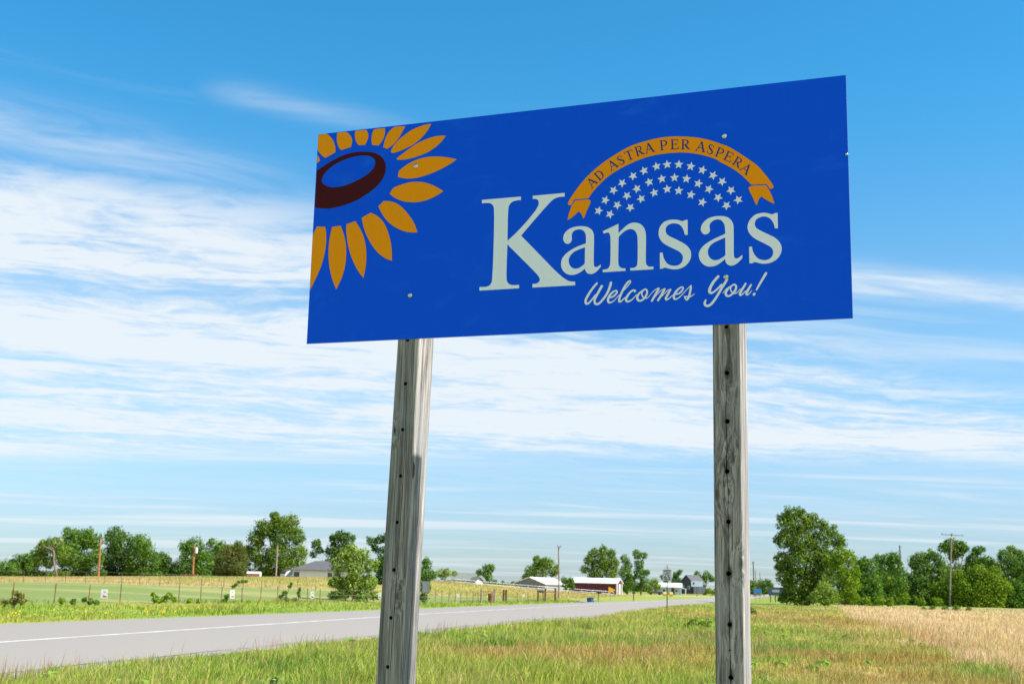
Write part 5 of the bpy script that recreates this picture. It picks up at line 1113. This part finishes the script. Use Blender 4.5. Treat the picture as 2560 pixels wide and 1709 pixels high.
mb = MB(); mb.tube([(e + .06, -.25, hB * .9), (e + .06, .25, hB * .9)], .02, 8); mb.box((e + .02, -.25, hB * .9), (.09, .03, .04)); mb.box((e + .02, .25, hB * .9), (.09, .03, .04)); mb.build('handle', BLUEP, t)
# rusty drum and box on the gate posts
g = G(1226, 1505.5); t = empty('rusty_drum', g, 'rusty red drum standing by the timber gate post', 'drum')
mb = MB(); mb.tube([(0, 0, 0), (0, 0, .28), (0, 0, .3), (0, 0, .32), (0, 0, .6), (0, 0, .62), (0, 0, .64), (0, 0, .86)], [.24, .24, .255, .24, .24, .255, .24, .24], 14); mb.build('body', RUST, t)
mb = MB(); mb.tube([(0, 0, .861), (0, 0, .885)], [.25, .25], 14); mb.build('lid', FWOODR, t)
g = G(1357, 1503.5); t = empty('mailbox', g, 'dark mailbox on a leaning stake beside the fence brace', 'mailbox', 'mailboxes beside the road', .2)
mb = MB(); mb.prism([Vector((0, a, 1.0 + b)) for a, b in ((-.11, 0), (.11, 0), (.11, .16), (.08, .23), (0, .26), (-.08, .23), (-.11, .16))], (-.5, 0, 0), (.1, 0, 0)); mb.build('box', BLACKP, t)
mb = MB(); mb.tube([(.12, 0, -.3), (0, 0, 1.0)], .05, 6); mb.build('post', FWOODR, t)
# billboard
y = 345.0; b = D(1742, y); c = AT(1742.5, 1458.5, y) - b
t = empty('billboard', b, 'small pale blue billboard on one dark post before the dark house', 'billboard')
mb = MB(); mb.box((c.x, 0, c.z), (3.2, .15, 1.5)); mb.build('panel', pbr('pale_blue_board', (.38, .52, .62), .6), t)
mb = MB(); mb.box((c.x - .95, -.09, c.z + .1), (.45, .03, .55)); mb.build('emblem', DBLUEP, t)
mb = MB(); mb.tube([(c.x, .1, -.3), (c.x, .1, c.z)], .12, 8); mb.build('post', DPOLE, t)
# blue information sign
y = 205.0; b = D(1894, y); k = y / FPX
t = empty('information_sign', b, 'bright blue road sign with a grey plate below, right of the right sign post', 'sign')
c = AT(1894, 1476, y) - b; mb = MB(); mb.box((c.x, 0, c.z), (19 * k, .03, 8.5 * k)); mb.build('board', BSIGN, t)
c2 = AT(1893.5, 1484, y) - b; mb = MB(); mb.box((c2.x, 0, c2.z), (13.5 * k, .03, 6 * k)); mb.build('plate', SIGNBK, t)
for s_ in (-1, 1):
    mb = MB(); mb.box((c.x + s_ * 5 * k, .06, c.z / 2), (.08, .06, c.z + .5)); mb.build('post', GALV, t)
# dark board on legs by the tree
y = 206.0; b = D(1945, y); k = y / FPX
t = empty('large_road_sign', b, 'wide dark backed road sign on several posts beside the huge tree', 'sign', rz=0.0)
c = AT(1945, 1477.5, y) - b; mb = MB(); mb.box((c.x, 0, c.z), (46 * k, .06, 20 * k)); mb.build('board', pbr('dark_blue_grey_board', (.045, .06, .085), .5), t)
mb = MB(); mb.box((c.x - 6 * k, -.05, c.z + 1 * k), (18 * k, .03, 6 * k)); mb.build('plate', pbr('grey_blue_plate', (.25, .31, .38), .5), t)
for px in (1926.5, 1938.5, 1950.5, 1962):
    xx = AT(px, 1490, y).x - b.x; mb = MB(); mb.box((xx, .08, c.z / 2), (.17, .1, c.z + .5)); mb.build('post', DPOLE, t)
# pickup and yellow bales by the blue shop
p = D(1638, 368); t = empty('pickup_truck', p, 'white topped dark pickup parked left of the pale blue building', 'truck', rz=math.pi)
mb = MB(); mb.prism([Vector((x, 0, z)) for x, z in ((-2.0, .45), (2.0, .45), (2.0, .85), (.9, .98), (-2.0, .98))], (0, -.8, 0), (0, .8, 0)); mb.build('body', DARKS, t)
mb = MB(); mb.prism([Vector((x, 0, z)) for x, z in ((-.75, .985), (.9, .985), (.45, 1.5), (-.55, 1.5))], (0, -.72, 0), (0, .72, 0)); mb.build('cab', CARW, t)
mb = MB(); mb.prism([Vector((x, 0, z)) for x, z in ((-.55, 1.05), (.68, 1.05), (.38, 1.42), (-.45, 1.42))], (0, -.735, 0), (0, .735, 0)); mb.build('window', GLASS, t)
for xx in (-1.3, 1.3):
    for yy in (-.82, .66):
        mb = MB(); mb.tube([(xx, yy, .36), (xx, yy + .16, .36)], .36, 14); mb.build('wheel', RUBBER, t)
for px, lab in ((1662, 'yellow round bale just left of the speed limit sign post'), (1678, 'yellow round bale just right of the speed limit sign post')):
    p = D(px, 330); t = MB(p); r_ = .5
    t.tube([p + Vector((-.45, 0, r_)), p + Vector((-.4, 0, r_)), p + Vector((.4, 0, r_)), p + Vector((.45, 0, r_))], [r_ * .85, r_, r_, r_ * .85], 16); o = t.build('round_bale', HAYB); o.location = p; tag(o, lab, 'bale', 'yellow bales in front of the pale blue building')

# ------------------------------------------------------------------ grass
def blades(name, x, y, hgt, wid, col, label, lean=0.35, kind_cat='grass'):
    n = len(x); z = terrain(x, y)
    th = rng.uniform(0, 2 * np.pi, n); ln = rng.normal(0, lean, (n, 2)) * hgt[:, None]; ln[:, 0] += 0.10 * hgt
    dx, dy = np.cos(th) * wid / 2, np.sin(th) * wid / 2
    b = np.stack([x, y, z - 0.02], 1); mid = b + np.stack([ln[:, 0] * .35, ln[:, 1] * .35, hgt * .6], 1); tip = b + np.stack([ln[:, 0], ln[:, 1], hgt], 1)
    o = np.stack([dx, dy, 0 * dx], 1)
    V = np.stack([b - o, b + o, mid + o * .75, mid - o * .75, tip], 1).reshape(-1, 3)
    i = np.arange(n)[:, None] * 5
    F3 = np.concatenate([i + [0, 1, 2], i + [0, 2, 3], i + [3, 2, 4]], 1).reshape(-1, 3)
    me = mesh_np(name, V, F3, np.repeat(col, 5, 0))
    return tag(link(name, me, BLADE), label, kind_cat, kind='stuff')
def sample(n, a0, a1, d0, d1):
    a = rng.uniform(a0, a1, n); d = np.exp(rng.uniform(math.log(d0), math.log(d1), n)); return a * d, d
# verge and meadow on the near side of the road
x, y = sample(520000, -0.50, 0.50, 16, 150)
t = side_near(x, y); m = meadow_mask(x, y)
clump = fnoise(x, y, 1.2, 21); keep = (rng.random(len(x)) > .9 * np.exp(-((x - RUT.x) / 0.8) ** 2 - ((y - RUT.y) / 2.0) ** 2)) & (t > 0.05 + 1.1 * fnoise(x, y, 1.6, 61) * rng.random(len(x)) + .3 * rng.random(len(x))) & (rng.random(len(x)) < 0.45 + 0.9 * ss(clump, .35, .65)) & (rng.random(len(x)) > m * 0.9)
x, y, t, clump = x[keep], y[keep], t[keep], clump[keep]
a = x / y
hgt = (0.09 + 0.20 * ss(clump, .35, .65) + 0.16 * ss(fnoise(x, y, 0.7, 71), .58, .75) + 0.08 * ss(fnoise(x, y, 5, 3), .45, .7)) * rng.uniform(.55, 1.25, len(x)) * (0.45 + .5 * ss(t, 0, 4)) * (1 - 0.25 * ss(a, .05, .25))
col = ground_colour(x, y) * rng.uniform(.85, 1.9, (len(x), 1))
k = rng.random(len(x)); col = mixn(col, YGREEN * 1.15, (k < .28) * .7); col = mixn(col, DGREEN, (k > .78) * .55)
seed = rng.random(len(x)) < (0.06 + 0.22 * ss(fnoise(x, y, 4, 31), .45, .65))
col[seed] = STRAW * rng.uniform(.8, 1.25, (seed.sum(), 1)); hgt[seed] *= 1.25
blades('verge_grass', x, y, hgt, 0.0055 + 0.00034 * y, col, 'long green and yellow grass of the near verge')
# thin stalks with reddish seed heads, and low broad-leaved weeds
x, y = sample(16000, -0.50, 0.34, 17, 75); t = side_near(x, y)
keep = (t > 0.3) & (rng.random(len(x)) < ss(fnoise(x, y, 4, 81), .42, .62)); x, y = x[keep], y[keep]
col = np.array([0.40, 0.25, 0.14]) * rng.uniform(.7, 1.3, (len(x), 1)); blades('seed_stalks', x, y, rng.uniform(.28, .5, len(x)), 0.004 + 0.0002 * y, col, 'thin stalks with reddish seed heads in the near verge', .15)
x, y = sample(230, -0.48, 0.36, 18, 80); keep = (side_near(x, y) > .5) & (fnoise(x, y, 6, 91) > .47); Vw, Fw, Cw, nb = [], [], [], 0
for xx, yy in zip(x[keep], y[keep]):
    n = 46; R_ = rng.uniform(.07, .17); d = rng.normal(size=(n, 3)); d /= np.linalg.norm(d, axis=1)[:, None]; d[:, 2] = np.abs(d[:, 2])
    p = np.array([xx, yy, tz(xx, yy) + .04]) + d * R_ * rng.uniform(.5, 1, (n, 1)) * np.array([1, 1, .9]); nn = d + rng.normal(size=(n, 3)) * .5 + [0, 0, .4]; nn /= np.linalg.norm(nn, axis=1)[:, None]
    t1 = np.cross(nn, rng.normal(size=(n, 3))); t1 /= np.linalg.norm(t1, axis=1)[:, None]; t2 = np.cross(nn, t1); sz = rng.uniform(.035, .08, (n, 1)) * (1 + yy / 60)
    Vw.append(np.stack([p - t1 * sz, p + t2 * sz * .5, p + t1 * sz, p - t2 * sz * .5], 1).reshape(-1, 3)); Fw.append(np.arange(4 * n).reshape(n, 4) + nb); nb += 4 * n
    base = np.array([[.13, .25, .04], [.17, .30, .04], [.20, .28, .08]][rng.integers(3)]); Cw.append(np.repeat(base * rng.uniform(1.0, 1.9, (n, 1)), 4, 0))
tag(link('verge_weeds', mesh_np('verge_weeds', np.vstack(Vw), np.vstack(Fw), np.vstack(Cw)), LEAF), 'low broad leaved weeds scattered in the near verge', 'weeds', kind='stuff')
# straw meadow
x, y = sample(120000, 0.10, 0.52, 15, 180)
keep = rng.random(len(x)) < meadow_mask(x, y); x, y = x[keep], y[keep]
hgt = (0.26 + .32 * fnoise(x, y, 4, 8)) * (1 - .35 * ss(y, 50, 110)) * rng.uniform(.55, 1.2, len(x))
n2 = fnoise(x, y, 3.0, 7); lim = np.interp(x / y, MB_A, MB_Y)
col = mixn(np.tile(TAN * 1.15, (len(x), 1)), STRAW * 1.15, ss(n2, .35, .65) * .45); col = mixn(col, RUSTY * 1.2, ss(lim + 16 - y, 0, 14) * .5 * ss(fnoise(x, y, 5, 14), .35, .6))
col = col * rng.uniform(.75, 1.3, (len(x), 1)); gsel = rng.random(len(x)) < .08; col[gsel] = GREEN
blades('straw_grass', x, y, hgt, 0.006 + 0.00038 * y, col, 'tall pale straw grass of the meadow on the right', .22)
# far verge
x, y = sample(90000, -0.50, 0.10, 30, 160)
s = side_far(x, y); fxx = s - (np.interp(y, FAR_Y, FAR_X) - np.interp(y, FN_Y, FN_X)) * 0.97
keep = (s > 0.9 + .4 * rng.random(len(x))) & (fxx < 1.0 + 2 * rng.random(len(x))); x, y = x[keep], y[keep]
hgt = (0.08 + .22 * ss(fnoise(x, y, 3, 17), .42, .7)) * rng.uniform(.5, 1.2, len(x))
col = ground_colour(x, y) * rng.uniform(.75, 1.3, (len(x), 1)); blades('far_verge_grass', x, y, hgt, 0.02 + 0.0004 * y, col, 'bright green grass of the far verge below the fence')
# hay field tufts, thick enough to roughen the crest
x, y = sample(150000, -0.50, 0.12, 95, 300)
hb = np.interp(x / y, HB_A, HB_Y); keep = (y > hb + 1) & (side_far(x, y) > 8); x, y = x[keep], y[keep]
hgt = 0.22 * rng.uniform(.4, 1.3, len(x)); col = ground_colour(x, y) * rng.uniform(.9, 1.12, (len(x), 1)); blades('hay_grass', x, y, hgt, 0.02 + 0.00025 * y, col, 'ripe yellow grass of the hay field beyond the fence')
# yellow wildflowers at the road edge
P = []
for px0, px1, n in ((40, 130, 26), (235, 290, 14), (1235, 1275, 10)):
    for _ in range(n):
        yy = random.uniform(38, 58) if px0 < 1000 else random.uniform(92, 104); k = ray(random.uniform(px0, px1), 1560)[0]; xx = k * yy
        s_ = float(side_far(xx, yy)); xx += s_ - random.uniform(.8, 2.6); P.append((xx, yy))
fl = MB()
for xx, yy in P:
    zz = tz(xx, yy) + random.uniform(.15, .35); r_ = random.uniform(.02, .04)
    fl.add([(xx + r_ * math.cos(k * math.pi / 3), yy + r_ * .6 * math.sin(k * math.pi / 3), zz + r_ * .8 * math.sin(k * math.pi / 3)) for k in range(6)], [(0, 1, 2, 3, 4, 5)])
    fl.add([(xx - .005, yy, zz - .35), (xx + .005, yy, zz - .35), (xx, yy, zz)], [(0, 1, 2)])
tag(fl.build('wildflowers', pbr('yellow_petals', (.75, .48, .02), .7)), 'small yellow wildflowers at the far road edge', 'flowers', kind='stuff')
